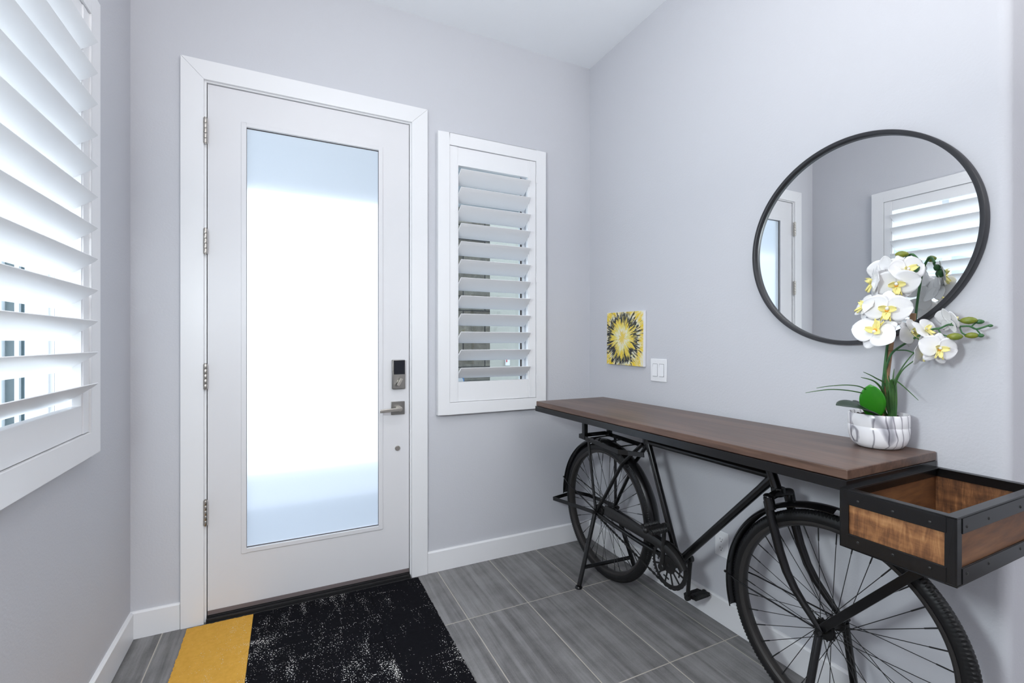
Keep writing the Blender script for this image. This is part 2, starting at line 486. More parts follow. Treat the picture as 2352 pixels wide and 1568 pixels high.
def tag(o, label, cat, group=None):
    o['label'] = label
    o['category'] = cat
    if group: o['group'] = group
    return o
def struct(o):
    o['kind'] = 'structure'
    return o
def B(*boxes):
    m = Mb()
    for b in boxes: m.box(*b)
    return m

# ------------------------------------------------------------------ the room
XL, XR, YB, ZC = -0.61, 1.774, 2.5, 3.055
struct(obj('floor', B((-0.76, 3.6, -4.0, 2.60, -0.12, 0.0)), M['floor'], smooth=0))
struct(obj('ceiling', B((-0.9, 3.7, -4.0, 2.65, ZC, ZC + 0.14)), M['ceiling'], smooth=0))

# back wall, openings for the door and the narrow side window
DX0, DX1, DZ = -0.345, 0.602, 2.461
SX0, SX1, SZ0, SZ1 = 0.835, 1.335, 0.965, 2.345
struct(obj('wall_back', B((-0.76, DX0, YB, 2.65, 0, ZC), (DX0, DX1, YB, 2.65, DZ, ZC), (DX1, SX0, YB, 2.65, 0, ZC),
      (SX0, SX1, YB, 2.65, 0, SZ0), (SX0, SX1, YB, 2.65, SZ1, ZC), (SX1, XR, YB, 2.65, 0, ZC)), M['wall'], smooth=0))
# left wall with its window opening
LY0, LY1, LZ0, LZ1 = 1.10, 2.013, 0.985, 2.335
struct(obj('wall_left', B((-0.76, XL, -4.0, LY0, 0, ZC), (-0.76, XL, LY1, YB, 0, ZC), (-0.76, XL, LY0, LY1, 0, LZ0), (-0.76, XL, LY0, LY1, LZ1, ZC)), M['wall'], smooth=0))
# right wall turning a rounded corner near the camera
m = Mb()
r = 0.028
out = [(XR, 2.65), (XR, 0.545 + r)]
out += [(XR + r - r * cos(a), 0.545 + r - r * sin(a)) for a in [i * pi / 2 / 10 for i in range(1, 11)]]
out += [(3.6, 0.545), (3.6, 0.695), (XR + 0.15, 0.695), (XR + 0.15, 2.65)]
m.prism([(x, y, 0) for x, y in out], (0, 0, ZC))
struct(obj('wall_right', m, M['wall'], smooth=40))

struct(obj('wall_front', B((-0.76, 3.75, -4.15, -4.0, 0, ZC)), M['wall'], smooth=0))
struct(obj('wall_side', B((3.6, 3.75, -4.0, 0.695, 0, ZC)), M['wall'], smooth=0))

def base_prof(t=0.014, h=0.115, c=0.004):
    return t, h, c
def baseboard(m, p0, p1, nrm, h=0.115, t=0.014):
    """board from p0 to p1 on the floor against a wall, nrm points into the room"""
    p0, p1, n = Vector((*p0, 0)), Vector((*p1, 0)), Vector((*nrm, 0))
    z = Vector((0, 0, 1))
    prof = [p0, p0 + n * t, p0 + n * t + z * (h - 0.006), p0 + n * (t - 0.006) + z * h, p0 + z * h]
    m.prism(prof, p1 - p0)
    return m
m = Mb(); baseboard(m, (XL, YB), (-0.432, YB), (0, -1)); baseboard(m, (0.688, YB), (XR, YB), (0, -1))
struct(obj('baseboard_back', m, M['trim'], smooth=0))
m = Mb(); baseboard(m, (XR, YB - 0.014), (XR, 0.575), (-1, 0)); baseboard(m, (XR + 0.03, 0.545), (3.6, 0.545), (0, -1))
struct(obj('baseboard_right', m, M['trim'], smooth=0))
m = Mb(); baseboard(m, (XL, YB - 0.014), (XL, -4.0), (1, 0))
struct(obj('baseboard_left', m, M['trim'], smooth=0))

# ---- door casing with mitred head, jambs
m = Mb()
cx0, cx1, ci0, ci1, ct, cit = -0.430, 0.688, -0.343, 0.601, 2.545, 2.459
yf = YB - 0.019
m.prism([(cx0, yf, 0), (ci0, yf, 0), (ci0, yf, cit), (cx0, yf, ct)], (0, 0.019, 0))
m.prism([(ci1, yf, 0), (cx1, yf, 0), (cx1, yf, ct), (ci1, yf, cit)], (0, 0.019, 0))
m.prism([(cx0 + 0.0006, yf, ct), (ci0 + 0.0006, yf, cit), (ci1 - 0.0006, yf, cit), (cx1 - 0.0006, yf, ct)], (0, 0.019, 0))
struct(obj('trim_1', m, M['trim'], bevel=0.0012, smooth=0))
m = B((-0.345, -0.3345, YB - 0.004, 2.65, 0, 2.461), (0.5935, 0.602, YB - 0.004, 2.65, 0, 2.461), (-0.3345, 0.5935, YB - 0.004, 2.65, 2.4525, 2.461),
      (-0.3345, -0.318, 2.552, 2.58, 0, 2.4525), (0.577, 0.5935, 2.552, 2.58, 0, 2.4525), (-0.318, 0.577, 2.552, 2.58, 2.436, 2.4525))
struct(obj('trim_2', m, M['trim'], bevel=0.001, smooth=0))
# threshold: dark ribbed sill
m = B((-0.334, 0.593, 2.462, 2.64, 0.0, 0.008), (-0.334, 0.593, 2.476, 2.49, 0.008, 0.020), (-0.334, 0.593, 2.496, 2.64, 0.008, 0.024))
struct(obj('trim_3', m, M['rubber_black'], bevel=0.001, smooth=0))

# ---- front door
door = struct(empty('door_1', loc=(-0.331, 2.504, 0)))
door['label'] = 'white front door with a tall frosted glass pane'
def dl(x0, x1, y0, y1, z0, z1): return (x0 + 0.331, x1 + 0.331, y0 - 2.504, y1 - 2.504, z0, z1)
gx0, gx1, gz0, gz1 = -0.178, 0.431, 0.302, 2.284
SB = 0.046
obj('door_leaf', B(dl(-0.331, gx0 - 0.004, 2.504, 2.549, SB, 2.449), dl(gx1 + 0.004, 0.590, 2.504, 2.549, SB, 2.449),
    dl(gx0 - 0.004, gx1 + 0.004, 2.504, 2.549, SB, gz0 - 0.004), dl(gx0 - 0.004, gx1 + 0.004, 2.504, 2.549, gz1 + 0.004, 2.449)), M['door'], door, smooth=0)
m = Mb()
b = 0.020
for (x0, x1, z0, z1) in [(gx0 - b, gx0, gz0 - b, gz1 + b), (gx1, gx1 + b, gz0 - b, gz1 + b), (gx0, gx1, gz0 - b, gz0), (gx0, gx1, gz1, gz1 + b)]:
    m.box(*dl(x0, x1, 2.4995, 2.5035, z0, z1))
obj('glazing_bead', m, M['door'], door, bevel=0.0015, smooth=0)
obj('glass_pane', B(dl(gx0 + 0.001, gx1 - 0.001, 2.518, 2.523, gz0 + 0.001, gz1 - 0.001)), M['frosted'], door, smooth=0)
m = Mb()
for (x0, x1, z0, z1) in [(gx0, gx0 + 0.002, gz0, gz1), (gx1 - 0.002, gx1, gz0, gz1), (gx0, gx1, gz0, gz0 + 0.003), (gx0, gx1, gz1 - 0.003, gz1)]:
    m.box(*dl(x0, x1, 2.512, 2.5175, z0, z1))
obj('glass_seal', m, M['gap'], door, smooth=0)
obj('door_sweep', B(dl(-0.331, 0.590, 2.502, 2.549, 0.026, SB - 0.0005)), M['sweep'], door, bevel=0.001, smooth=0)
# hinges: knuckles and a leaf
hm = Mb()
for i in range(5):
    hm.revolve([(0.0, 0.0005 + i * 0.0226), (0.0078, 0.0005 + i * 0.0226), (0.0084, 0.0015 + i * 0.0226), (0.0084, 0.0211 + i * 0.0226), (0.0078, 0.0221 + i * 0.0226), (0.0, 0.0221 + i * 0.0226)], axis='z', n=16, closed=False)
hm.revolve([(0.0, -0.004), (0.005, -0.003), (0.005, 0.117), (0.0, 0.118)], axis='z', n=12, closed=False)
hm.box(0.0, 0.006, 0.004, 0.012, 0.0, 0.113)
hme = mesh(hm, 'hinge')
for z in (0.446, 1.060, 1.671, 2.170):
    obj('hinge', hme, M['nickel'], door, loc=(-0.0055, -0.0245, z))
# keypad lock, lever set, door viewer button
lk = obj('keypad_lock', B(dl(0.497, 0.565, 2.482, 2.5035, 1.022, 1.177)), M['nickel_dark'], door, bevel=0.003, smooth=40)
obj('keypad_screen', B(dl(0.5045, 0.5625, 2.480, 2.4815, 1.100, 1.174)), M['screen'], lk, bevel=0.0005, smooth=0)
m = Mb()
m.revolve([(0, 0), (0.012, 0), (0.012, 0.012), (0, 0.012)], axis='y', n=20, closed=False)
c, s_ = cos(radians(62)), sin(radians(62))
def rt(u, v, y): return (u * c - v * s_, y, u * s_ + v * c)
m.prism([rt(-0.021, -0.007, -0.008), rt(0.021, -0.007, -0.008), rt(0.021, 0.007, -0.008), rt(-0.021, 0.007, -0.008)], (0, -0.014, 0))
tt = obj('thumb_turn', m, M['nickel'], lk, loc=(0.532 + 0.331, 2.4815 - 2.504 - 0.0, 1.060), bevel=0.001)
tt.location.y -= 0.006
hs = obj('lever_handle', B(dl(0.494, 0.565, 2.4955, 2.5035, 0.884, 0.954)), M['nickel_dark'], door, bevel=0.0015, smooth=40)
m = Mb()
m.revolve([(0.0, -0.050), (0.0125, -0.050), (0.0135, -0.046), (0.0135, 0.0)], c=(0.531 + 0.331, 2.4955 - 2.504, 0.919), axis='y', n=24, closed=False)
obj('lever_neck', m, M['nickel'], hs)
m = Mb()
m.bar((0.541 + 0.331, 2.444 - 2.504, 0.919), (0.425 + 0.331, 2.444 - 2.504, 0.914), 0.012, 0.018)
obj('lever', m, M['nickel'], hs, bevel=0.003, smooth=40)
m = Mb()
m.revolve([(0, 0), (0.0135, 0), (0.0135, -0.006), (0.0115, -0.008), (0, -0.008)], c=(0.528 + 0.331, -0.0005, 0.703), axis='y', n=28, closed=False)
obj('door_button', m, M['nickel'], door)
obj('strike_plate', B((0.920, 0.924, 0.0, 0.03, 0.885, 0.950)), M['nickel_dark'], door, bevel=0.001, smooth=0)

# ------------------------------------------------------------------ plantation shutters
def louver_mesh(L):
    m = Mb()
    W, T = 0.057, 0.0055
    ring = []
    N = 10
    for i in range(N + 1):
        t = -1 + 2 * i / N
        ring.append((t * W, T * (1 - t * t) ** 0.5 * 0.85 + 0.0012))
    ring += [(p[0], -p[1]) for p in ring[::-1]]
    n = len(ring)
    vs = [(-L / 2, a, b) for a, b in ring] + [(L / 2, a, b) for a, b in ring]
    fs = [tuple(range(n)), tuple(range(n, 2 * n))[::-1]] + [(i, (i + 1) % n, n + (i + 1) % n, n + i) for i in range(n)]
    m.add(vs, fs)
    return mesh(m, 'louver', 40)
TILT = radians(-33)
def shutter(name, label, loc, rz, W, Hh, fw, sw, rail_t, rail_b, n, z_first, dz, pane_w_off=0.0, hinge_side=1):
    """local frame: x along the wall, -y into the room, origin lower outer corner of the frame at its front plane"""
    root = empty(name, loc=loc, rot=(0, 0, rz))
    tag(root, label, 'window shutter')
    D = 0.034
    fr = B((0, fw, 0, D, 0, Hh), (W - fw, W, 0, D, 0, Hh), (fw, W - fw, 0, D, 0, fw), (fw, W - fw, 0, D, Hh - fw, Hh))
    # deep return of the frame inside the opening
    fr.box(fw - 0.012, fw - 0.0, D, D + 0.055, fw - 0.012, Hh - fw + 0.012)
    fr.box(W - fw, W - fw + 0.012, D, D + 0.055, fw - 0.012, Hh - fw + 0.012)
    fr.box(fw, W - fw, D, D + 0.055, fw - 0.012, fw)
    fr.box(fw, W - fw, D, D + 0.055, Hh - fw, Hh - fw + 0.012)
    obj('shutter_frame', fr, M['shutter'], root, bevel=0.0012, smooth=0)
    g = 0.0022
    x0, x1, z0, z1 = fw + g, W - fw - g, fw + g, Hh - fw - g
    pn = empty('shutter_panel', root)
    y0, y1 = 0.006, 0.036
    obj('stile', B((x0, x0 + sw - 0.007, y0, y1, z0, z1), (x0 + sw - 0.007, x0 + sw, y0 + 0.003, y1 - 0.003, z0, z1)), M['shutter'], pn, bevel=0.001, smooth=0)
    obj('stile', B((x1 - sw + 0.007, x1, y0, y1, z0, z1), (x1 - sw, x1 - sw + 0.007, y0 + 0.003, y1 - 0.003, z0, z1)), M['shutter'], pn, bevel=0.001, smooth=0)
    obj('rail', B((x0 + sw, x1 - sw, y0 + 0.003, y1, rail_t, z1)), M['shutter'], pn, bevel=0.001, smooth=0)
    obj('rail', B((x0 + sw, x1 - sw, y0 + 0.003, y1, z0, rail_b)), M['shutter'], pn, bevel=0.001, smooth=0)
    lm = louver_mesh(x1 - x0 - 2 * sw - 0.004)
    for i in range(n):
        obj('louver', lm, M['shutter'], pn, loc=((x0 + x1) / 2, 0.0155, z_first - i * dz), rot=(TILT, 0, 0))
    hx = x1 + 0.004 if hinge_side > 0 else x0 - 0.004
    for hz in (0.115, 0.5, 0.885):
        h = Mb().box(hx - 0.006, hx + 0.008, -0.0025, 0.0, hz * Hh - 0.02, hz * Hh + 0.02)
        h.revolve([(0, hz * Hh - 0.021), (0.003, hz * Hh - 0.021), (0.003, hz * Hh + 0.021), (0, hz * Hh + 0.021)], c=(hx - 0.002, -0.001, 0), axis='z', n=10, closed=False)
        obj('shutter_hinge', h, M['shutter'], root, smooth=40)
    return root

# narrow side-light shutter: frame front plane at Y = 2.462
shutter('plantation_shutter', 'tall narrow white plantation shutter between the front door and the room corner',
        (0.741, 2.462, 0.868), 0, 0.682, 1.567, 0.066, 0.052, 1.397, 0.179, 12, 2.202 - 0.868, 0.1005)
# large shutter on the left wall, front plane at X = -0.575
shutter('plantation_shutter', 'wide white plantation shutter on the left wall, cut off by the photo edge',
        (-0.575, 1.012, 0.901), pi / 2, 1.015, 1.518, 0.080, 0.052, 1.362, 0.172, 12, 2.193 - 0.901, 0.0982, hinge_side=-1)

# ---- windows behind the shutters
def window(name, x0, x1, z0, z1, y, loc, rz, mull, f=0.055, sash=0.03):
    root = struct(empty(name, loc=loc, rot=(0, 0, rz)))
    fb = [(x0, x0 + f, y, y + 0.06, z0, z1), (x1 - f, x1, y, y + 0.06, z0, z1), (x0 + f, x1 - f, y, y + 0.06, z0, z0 + f), (x0 + f, x1 - f, y, y + 0.06, z1 - f, z1)]
    if sash: fb += [(x0 + f, x0 + f + sash, y + 0.012, y + 0.048, z0 + f, z1 - f), (x1 - f - sash, x1 - f, y + 0.012, y + 0.048, z0 + f, z1 - f)]
    else: obj('window_gasket', B((x0 + f, x0 + f + 0.009, y + 0.018, y + 0.026, z0 + f, z1 - f), (x1 - f - 0.009, x1 - f, y + 0.018, y + 0.026, z0 + f, z1 - f)), M['gap'], root, smooth=0)
    for q in mull: fb.append((q - 0.02, q + 0.02, y + 0.012, y + 0.048, z0 + f, z1 - f))
    obj('window_frame', B(*fb), M['vinyl'], root, bevel=0.002, smooth=0)
    obj('window_pane', B((x0 + f, x1 - f, y + 0.028, y + 0.032, z0 + f, z1 - f)), M['glass'], root, smooth=0)
    return root
window('window_1', SX0, SX1, SZ0, SZ1, 2.575, (0, 0, 0), 0, [], 0.012, 0)
window('window_2', LY0, LY1, LZ0, LZ1, 0.07, (XL, 0, 0), pi / 2, [1.62], 0.022, 0.012)

# ------------------------------------------------------------------ the bicycle console table
TA = radians(1.1)
table = tag(empty('bicycle_console_table', loc=(1.575, 0.89, 0), rot=(0, 0, TA)),
            'console table made from a black bicycle with a dark wood top and front crate', 'console table')
def l(X, Y, Z):
    dx, dy = X - 1.575, Y - 0.89
    return Vector((dx * cos(TA) + dy * sin(TA), -dx * sin(TA) + dy * cos(TA), Z))
MT = M['metal']
def part(name, mb, mat=MT, parent=table, **k): return obj(name, mb, mat, parent, **k)

# top: solid wood slab and the steel apron beneath it
TFR, TFL, TBL, TBR = (1.305, 0.700), (1.248, 2.267), (1.709, 2.267), (1.766, 0.700)
m = Mb(); m.prism([l(*p, 0.9155) for p in (TFR, TFL, TBL, TBR)], (0, 0, 0.0265))
part('tabletop', m, M['walnut'], bevel=0.0025, smooth=0)
m = Mb()
def ring(m, pts, w, z0, z1):
    n = len(pts)
    cx_ = sum((Vector((*p, 0)) for p in pts), Vector()) / n
    outer = [Vector((*p, 0)) for p in pts]
    inner = []
    for i in range(n):
        a, b_, c_ = outer[i - 1], outer[i], outer[(i + 1) % n]
        d1, d2 = (a - b_).normalized(), (c_ - b_).normalized()
        inner.append(b_ + (d1 + d2) * w / d1.cross(d2).length)
    for i in range(n):
        j = (i + 1) % n
        q = [outer[i], outer[j], inner[j], inner[i]]
        m.prism([l(p.x, p.y, z0) for p in q], (0, 0, z1 - z0))
ring(m, [(1.2985, 0.699), (1.2445, 2.272), (1.7095, 2.272), (1.766, 0.699)], 0.028, 0.8865, 0.915)
part('apron_frame', m, bevel=0.0012, smooth=0)
for yy in (1.03, 1.72, 2.10):
    m = Mb()
    xo = 1.33 - (yy - 0.7) * 0.0364
    m.prism([l(xo, yy - 0.014, 0.895), l(xo, yy + 0.014, 0.895), l(xo + 0.42, yy + 0.014, 0.895), l(xo + 0.42, yy - 0.014, 0.895)], (0, 0, 0.02))
    part('cross_bar', m, smooth=0)

# ---- wheels (local wheel frame: axle along x, hub at the origin)
RT = 0.358
def tyre_mesh():
    # closed cross-section of a fat tyre with a flat-topped, blocky tread
    prof = []
    rc, rr = 0.335, 0.0205
    for i in range(20):
        a = 2 * pi * i / 20
        prof.append((rc + rr * 1.12 * cos(a), rr * sin(a)))
    tread = {1, 2, 3, 17, 18, 19, 0}
    N = 800
    def radial(i, j, r_):
        jj = j
        if jj in (2, 3, 17, 18): return r_ + (0.0022 if (i // 2) % 2 else -0.0010)
        if jj in (0, 1, 19): return r_ + (0.0016 if ((i // 2) % 2 == 0) else 0.0)
        return r_
    return mesh(Mb().revolve(prof, n=N, radial=radial), 'tyre', 30)
tyre_me = tyre_mesh()
rim_me = mesh(Mb().revolve([(0.3205, 0.0165), (0.3245, 0.0165), (0.3235, 0.0195), (0.3165, 0.0195), (0.3095, 0.0150), (0.3055, 0.0060), (0.3055, -0.0060), (0.3095, -0.0150), (0.3165, -0.0195), (0.3235, -0.0195), (0.3245, -0.0165), (0.3205, -0.0165)], n=96), 'rim', 30)
hub_me = mesh(Mb().revolve([(0.0, -0.0705), (0.005, -0.0705), (0.005, -0.036), (0.012, -0.036), (0.012, -0.031), (0.0235, -0.031), (0.0235, -0.028), (0.014, -0.026), (0.011, -0.012), (0.011, 0.012), (0.014, 0.026), (0.0235, 0.028), (0.0235, 0.031), (0.012, 0.031), (0.012, 0.036), (0.005, 0.036), (0.005, 0.0705), (0.0, 0.0705)], n=28, closed=False), 'hub', 30)
spoke_me = mesh(Mb().tube([(0, 0, 0), (0, 0, 0.85), (0, 0, 0.855), (0, 0, 1)], [0.00115, 0.00115, 0.0021, 0.0021], n=7), 'spoke', 40)
def cog_mb(R0, teeth, w, x, hole=0.010):
    m = Mb()
    pts = []
    for i in range(teeth):
        for f, rr in ((0.0, R0 - 0.0045), (0.28, R0 - 0.0045), (0.42, R0), (0.58, R0), (0.72, R0 - 0.0045)):
            a = 2 * pi * (i + f) / teeth
            pts.append((x - w / 2, rr * cos(a), rr * sin(a)))
    m.prism(pts, (w, 0, 0))
    return m
def wheel(cu, nsp, phase):
    root = empty('wheel', table, loc=(0, cu, 0.360))
    obj('tyre', tyre_me, M['tyre'], root)
    obj('rim', rim_me, M['rim'], root)
    obj('hub', hub_me, M['metal_dull'], root)
    for i in range(nsp):
        side = 1 if i % 2 else -1
        a = 2 * pi * i / nsp + phase
        k = 1 if (i // 2) % 2 else -1
        ah = a + k * 1.05
        p0 = Vector((side * 0.0295, 0.0205 * cos(ah), 0.0205 * sin(ah)))
        p1 = Vector((side * 0.003, 0.3075 * cos(a), 0.3075 * sin(a)))
        d = p1 - p0
        o = obj('spoke', spoke_me, M['spoke'], root, loc=p0)
        o.rotation_euler = d.to_track_quat('Z', 'Y').to_euler()
        o.scale = (1, 1, d.length)
    return root
fw = wheel(0.0, 36, 0.04)
rw = wheel(1.15, 36, 0.11)
m = cog_mb(0.036, 16, 0.003, -0.040)
m.revolve([(0.012, -0.046), (0.026, -0.046), (0.028, -0.0435), (0.028, -0.0385), (0.012, -0.0385)], n=30)
m.revolve([(0.026, -0.0475), (0.0285, -0.0475), (0.0285, -0.046), (0.026, -0.046)], n=30)
cogme = mesh(m, 'sprocket')
obj('sprocket', cogme, M['metal_dull'], fw)
obj('sprocket', cogme, M['metal_dull'], rw)
def nut(xs):
    m = Mb()
    for x0 in xs:
        m.revolve([(0.0, x0 - 0.0065), (0.0095, x0 - 0.0065), (0.0105, x0 - 0.004), (0.0105, x0 + 0.0065), (0, x0 + 0.0065)], n=6, closed=False)
        m.revolve([(0.0, x0 - 0.012), (0.0046, x0 - 0.012), (0.0046, x0 + 0.012), (0, x0 + 0.012)], n=10, closed=False)
    return mesh(m, 'axle_nut', 30)
for sx in (-1, 1):
    nutme = nut((sx * 0.0805,))
    obj('axle_nut', nutme, M['metal_dull'], fw)
    obj('axle_nut', nutme, M['metal_dull'], rw)

# ---- mudguards
def mudguard(cu, a0, a1, R=0.385, stay_a=None):
    root = empty('mudguard', table, loc=(0, cu, 0.360))
    W, H, t = 0.029, 0.013, 0.0014
    up = []
    for i in range(13):
        q = -1 + i / 6
        up.append((R - H * (abs(q) ** 2.4), q * W))
    lo = [(r_ - t, x_ * 0.955) for r_, x_ in up[::-1]]
    obj('guard', Mb().revolve(up + lo, n=72, a0=a0, a1=a1), MT, root, smooth=50)
    lip = Mb()
    for sx in (-1, 1):
        lip.revolve([(R - H - 0.0015 + 0.0022 * cos(q), sx * W + 0.0022 * sin(q)) for q in [2 * pi * i / 6 for i in range(6)]], n=72, a0=a0, a1=a1)
    obj('rolled_edge', lip, MT, root, smooth=50)
    if stay_a is not None:
        for sx in (-1, 1):
            e = ((R - 0.001) * cos(stay_a), (R - 0.001) * sin(stay_a))
            st = Mb().tube([(sx * 0.060, 0.012 * cos(stay_a), 0.012 * sin(stay_a)), (sx * 0.050, 0.30 * cos(stay_a), 0.30 * sin(stay_a)), (sx * 0.0335, e[0] * 0.972, e[1] * 0.972), (sx * 0.0300, e[0] * 0.978, e[1] * 0.978)], 0.0028, n=8)
            st.ball((sx * 0.0325, e[0] * 0.972, e[1] * 0.972), 0.0052, n=8, m=6)
            obj('guard_stay', st, MT, root, smooth=50)
    return root
# angle 0 points to the rear (local +y), 90 deg is the top
mudguard(0.0, radians(-17), radians(93), stay_a=radians(3))
mudguard(1.15, radians(-2), radians(188), R=0.387, stay_a=radians(14))

# ---- frame tubes
frame = empty('bicycle_frame', table)
BB = l(1.562, 1.528, 0.295)
ST = l(1.555, 1.722, 0.815)
HT, HB = l(1.566, 1.118, 0.872), l(1.572, 1.066, 0.722)
obj('seat_tube', Mb().tube([BB, ST + (ST - BB).normalized() * 0.072], 0.0145, 18), MT, frame)
obj('top_tube', Mb().tube([l(1.556, 1.716, 0.7920), l(1.567, 1.096, 0.7920)], 0.0128, 16), MT, frame)
obj('head_tube', Mb().tube([HT, HB], 0.0178, 20), MT, frame)
m = Mb().tube([HB.lerp(HT, 0.42), BB], 0.0155, 18)
m.tube([HB.lerp(HT, 0.42), HB.lerp(HT, 0.42).lerp(BB, 0.10)], [0.0178, 0.0158], 18)
obj('down_tube', m, MT, frame)
m = Mb().revolve([(0.0, -0.038), (0.017, -0.038), (0.021, -0.034), (0.0215, 0.034), (0.017, 0.038), (0.0, 0.038)], c=BB, n=24, closed=False)
m.revolve([(0, -0.062), (0.0075, -0.062), (0.0075, 0.072), (0, 0.072)], c=BB, n=16, closed=False)
obj('bottom_bracket', m, MT, frame)
m = Mb().tube([ST + Vector((0, 0.001, -0.035)), ST + (ST - BB).normalized() * 0.012], 0.0178, 18)
m.ball(ST + Vector((0, -0.018, -0.012)), 0.007, n=10, m=8)
obj('seat_lug', m, MT, frame)
for sx in (-1, 1):
    x_ = sx * 0.062
    p = [Vector((x_, 1.150, 0.365)), Vector((sx * 0.052, 1.09, 0.46)), Vector((sx * 0.043, 0.96, 0.665)), Vector((sx * 0.020, ST.y + 0.012, ST.z - 0.035))]
    obj('seat_stay', Mb().tube([p[0], p[1], p[2], p[3]], [0.0085, 0.0092, 0.0095, 0.0095], 12), MT, frame)
    p = [Vector((x_, 1.150, 0.355)), Vector((sx * 0.060, 1.02, 0.339)), Vector((sx * 0.046, 0.82, 0.316)), Vector((sx * 0.022, BB.y + 0.01, 0.297))]
    obj('chain_stay', Mb().tube(p, [0.0085, 0.010, 0.0105, 0.0105], 12), MT, frame)
m = Mb().tube([(-0.043, 0.962, 0.662), (0.043, 0.962, 0.662)], 0.007, 10)
obj('stay_bridge', m, MT, frame)

# ---- fork
fork = empty('fork', table)
cr = Mb()
ca = HB + Vector((0, 0, -0.004))
for k in range(12):
    pass
arc = [Vector((0.058 * sin(q), ca.y - 0.006 * (1 - cos(q)) - 0.004, ca.z + 0.014 + 0.007 * cos(q))) for q in [radians(a) for a in range(-90, 91, 15)]]
cr.tube(arc, [0.010, 0.0125, 0.0135, 0.0135, 0.0135, 0.0135, 0.0135, 0.0135, 0.0135, 0.0135, 0.0135, 0.0125, 0.010], 14)
for sx in (-1, 1):
    cr.ball((sx * 0.058, ca.y + 0.001, ca.z + 0.016), 0.0172, (1, 1, 0.55), 16, 8)
for sx in (-1, 1):
    cr.tube([(sx * 0.058, ca.y + 0.001, ca.z + 0.012), (sx * 0.058, ca.y - 0.008, ca.z - 0.028)], [0.0175, 0.0168], 16)
cr.revolve([(0, -0.012), (0.023, -0.012), (0.023, 0.004), (0, 0.004)], c=(ca.x, ca.y + 0.004, ca.z + 0.034), axis='z', n=20, closed=False)
obj('fork_crown', cr, MT, fork)
for sx in (-1, 1):
    x_ = sx * 0.058
    pts = [(x_, 0.180, 0.715), (x_, 0.162, 0.645), (x_, 0.137, 0.560), (x_ * 1.01, 0.113, 0.500), (x_ * 1.02, 0.085, 0.455), (x_ * 1.04, 0.050, 0.415), (x_ * 1.06, 0.010, 0.372), (x_ * 1.07, 0.0, 0.358)]
    obj('fork_blade', Mb().tube(pts, [0.0148, 0.0148, 0.0143, 0.0138, 0.013, 0.0115, 0.0095, 0.008], 14), MT, fork)

# ---- crank set, pedals, chain
crank = empty('crankset', table)
cx_ = BB.x - 0.058
m = Mb()
RR = 0.100
n = 46
pts = []
m.revolve([(RR - 0.017, -0.0016), (RR - 0.0045, -0.0016), (RR - 0.0045, 0.0016), (RR - 0.017, 0.0016)], c=(cx_, BB.y, BB.z), n=92)
for i in range(n):
    a = 2 * pi * i / n
    d = 2 * pi / n
    o3 = [((RR - 0.005), a - 0.30 * d), ((RR - 0.005), a + 0.30 * d), (RR + 0.0015, a + 0.12 * d), (RR + 0.0015, a - 0.12 * d)]
    m.prism([(cx_ - 0.0013, BB.y + r_ * cos(q), BB.z + r_ * sin(q)) for r_, q in o3], (0.0026, 0, 0))
m.revolve([(0.008, -0.003), (0.036, -0.003), (0.038, 0.0), (0.036, 0.003), (0.008, 0.003)], c=(cx_, BB.y, BB.z), n=40)
for i in range(12):
    a = 2 * pi * (i + 0.5) / 12
    u = Vector((0, cos(a), sin(a)))
    c0 = Vector((cx_, BB.y, BB.z))
    m.bar(c0 + u * 0.034, c0 + u * (RR - 0.015), 0.0075, 0.0028, up=(1, 0, 0))
    if i % 3 == 0:
        m.bar(c0 + u * 0.062 + Vector((0, -sin(a), cos(a))) * 0.016, c0 + u * 0.062 - Vector((0, -sin(a), cos(a))) * 0.016, 0.006, 0.0028, up=(1, 0, 0))
a = radians(118)
m.revolve([(0.0155, -0.0014), (0.0215, -0.0014), (0.0215, 0.0014), (0.0155, 0.0014)], c=(cx_, BB.y + 0.061 * cos(a), BB.z + 0.061 * sin(a)), n=28)
obj('chainring', m, M['metal_dull'], crank)
CL = 0.184
def crank_arm(x0, dz, dy):
    e = Vector((x0, BB.y + dy, BB.z + dz))
    m = Mb()
    c0 = Vector((x0, BB.y, BB.z))
    m.tube([c0, c0.lerp(e, 0.3), e], [0.0115, 0.0098, 0.0088], 12)
    for p, rr in ((c0, 0.0165), (e, 0.0125)):
        m.revolve([(0, -0.010), (rr * 0.9, -0.010), (rr, -0.008), (rr, 0.008), (rr * 0.9, 0.010), (0, 0.010)], c=p, n=20, closed=False)
    obj('crank_arm', m, M['metal_dull'], crank)
    return e
eN = crank_arm(BB.x - 0.098, CL, -0.014)
eF = crank_arm(BB.x + 0.072, -CL, 0.014)
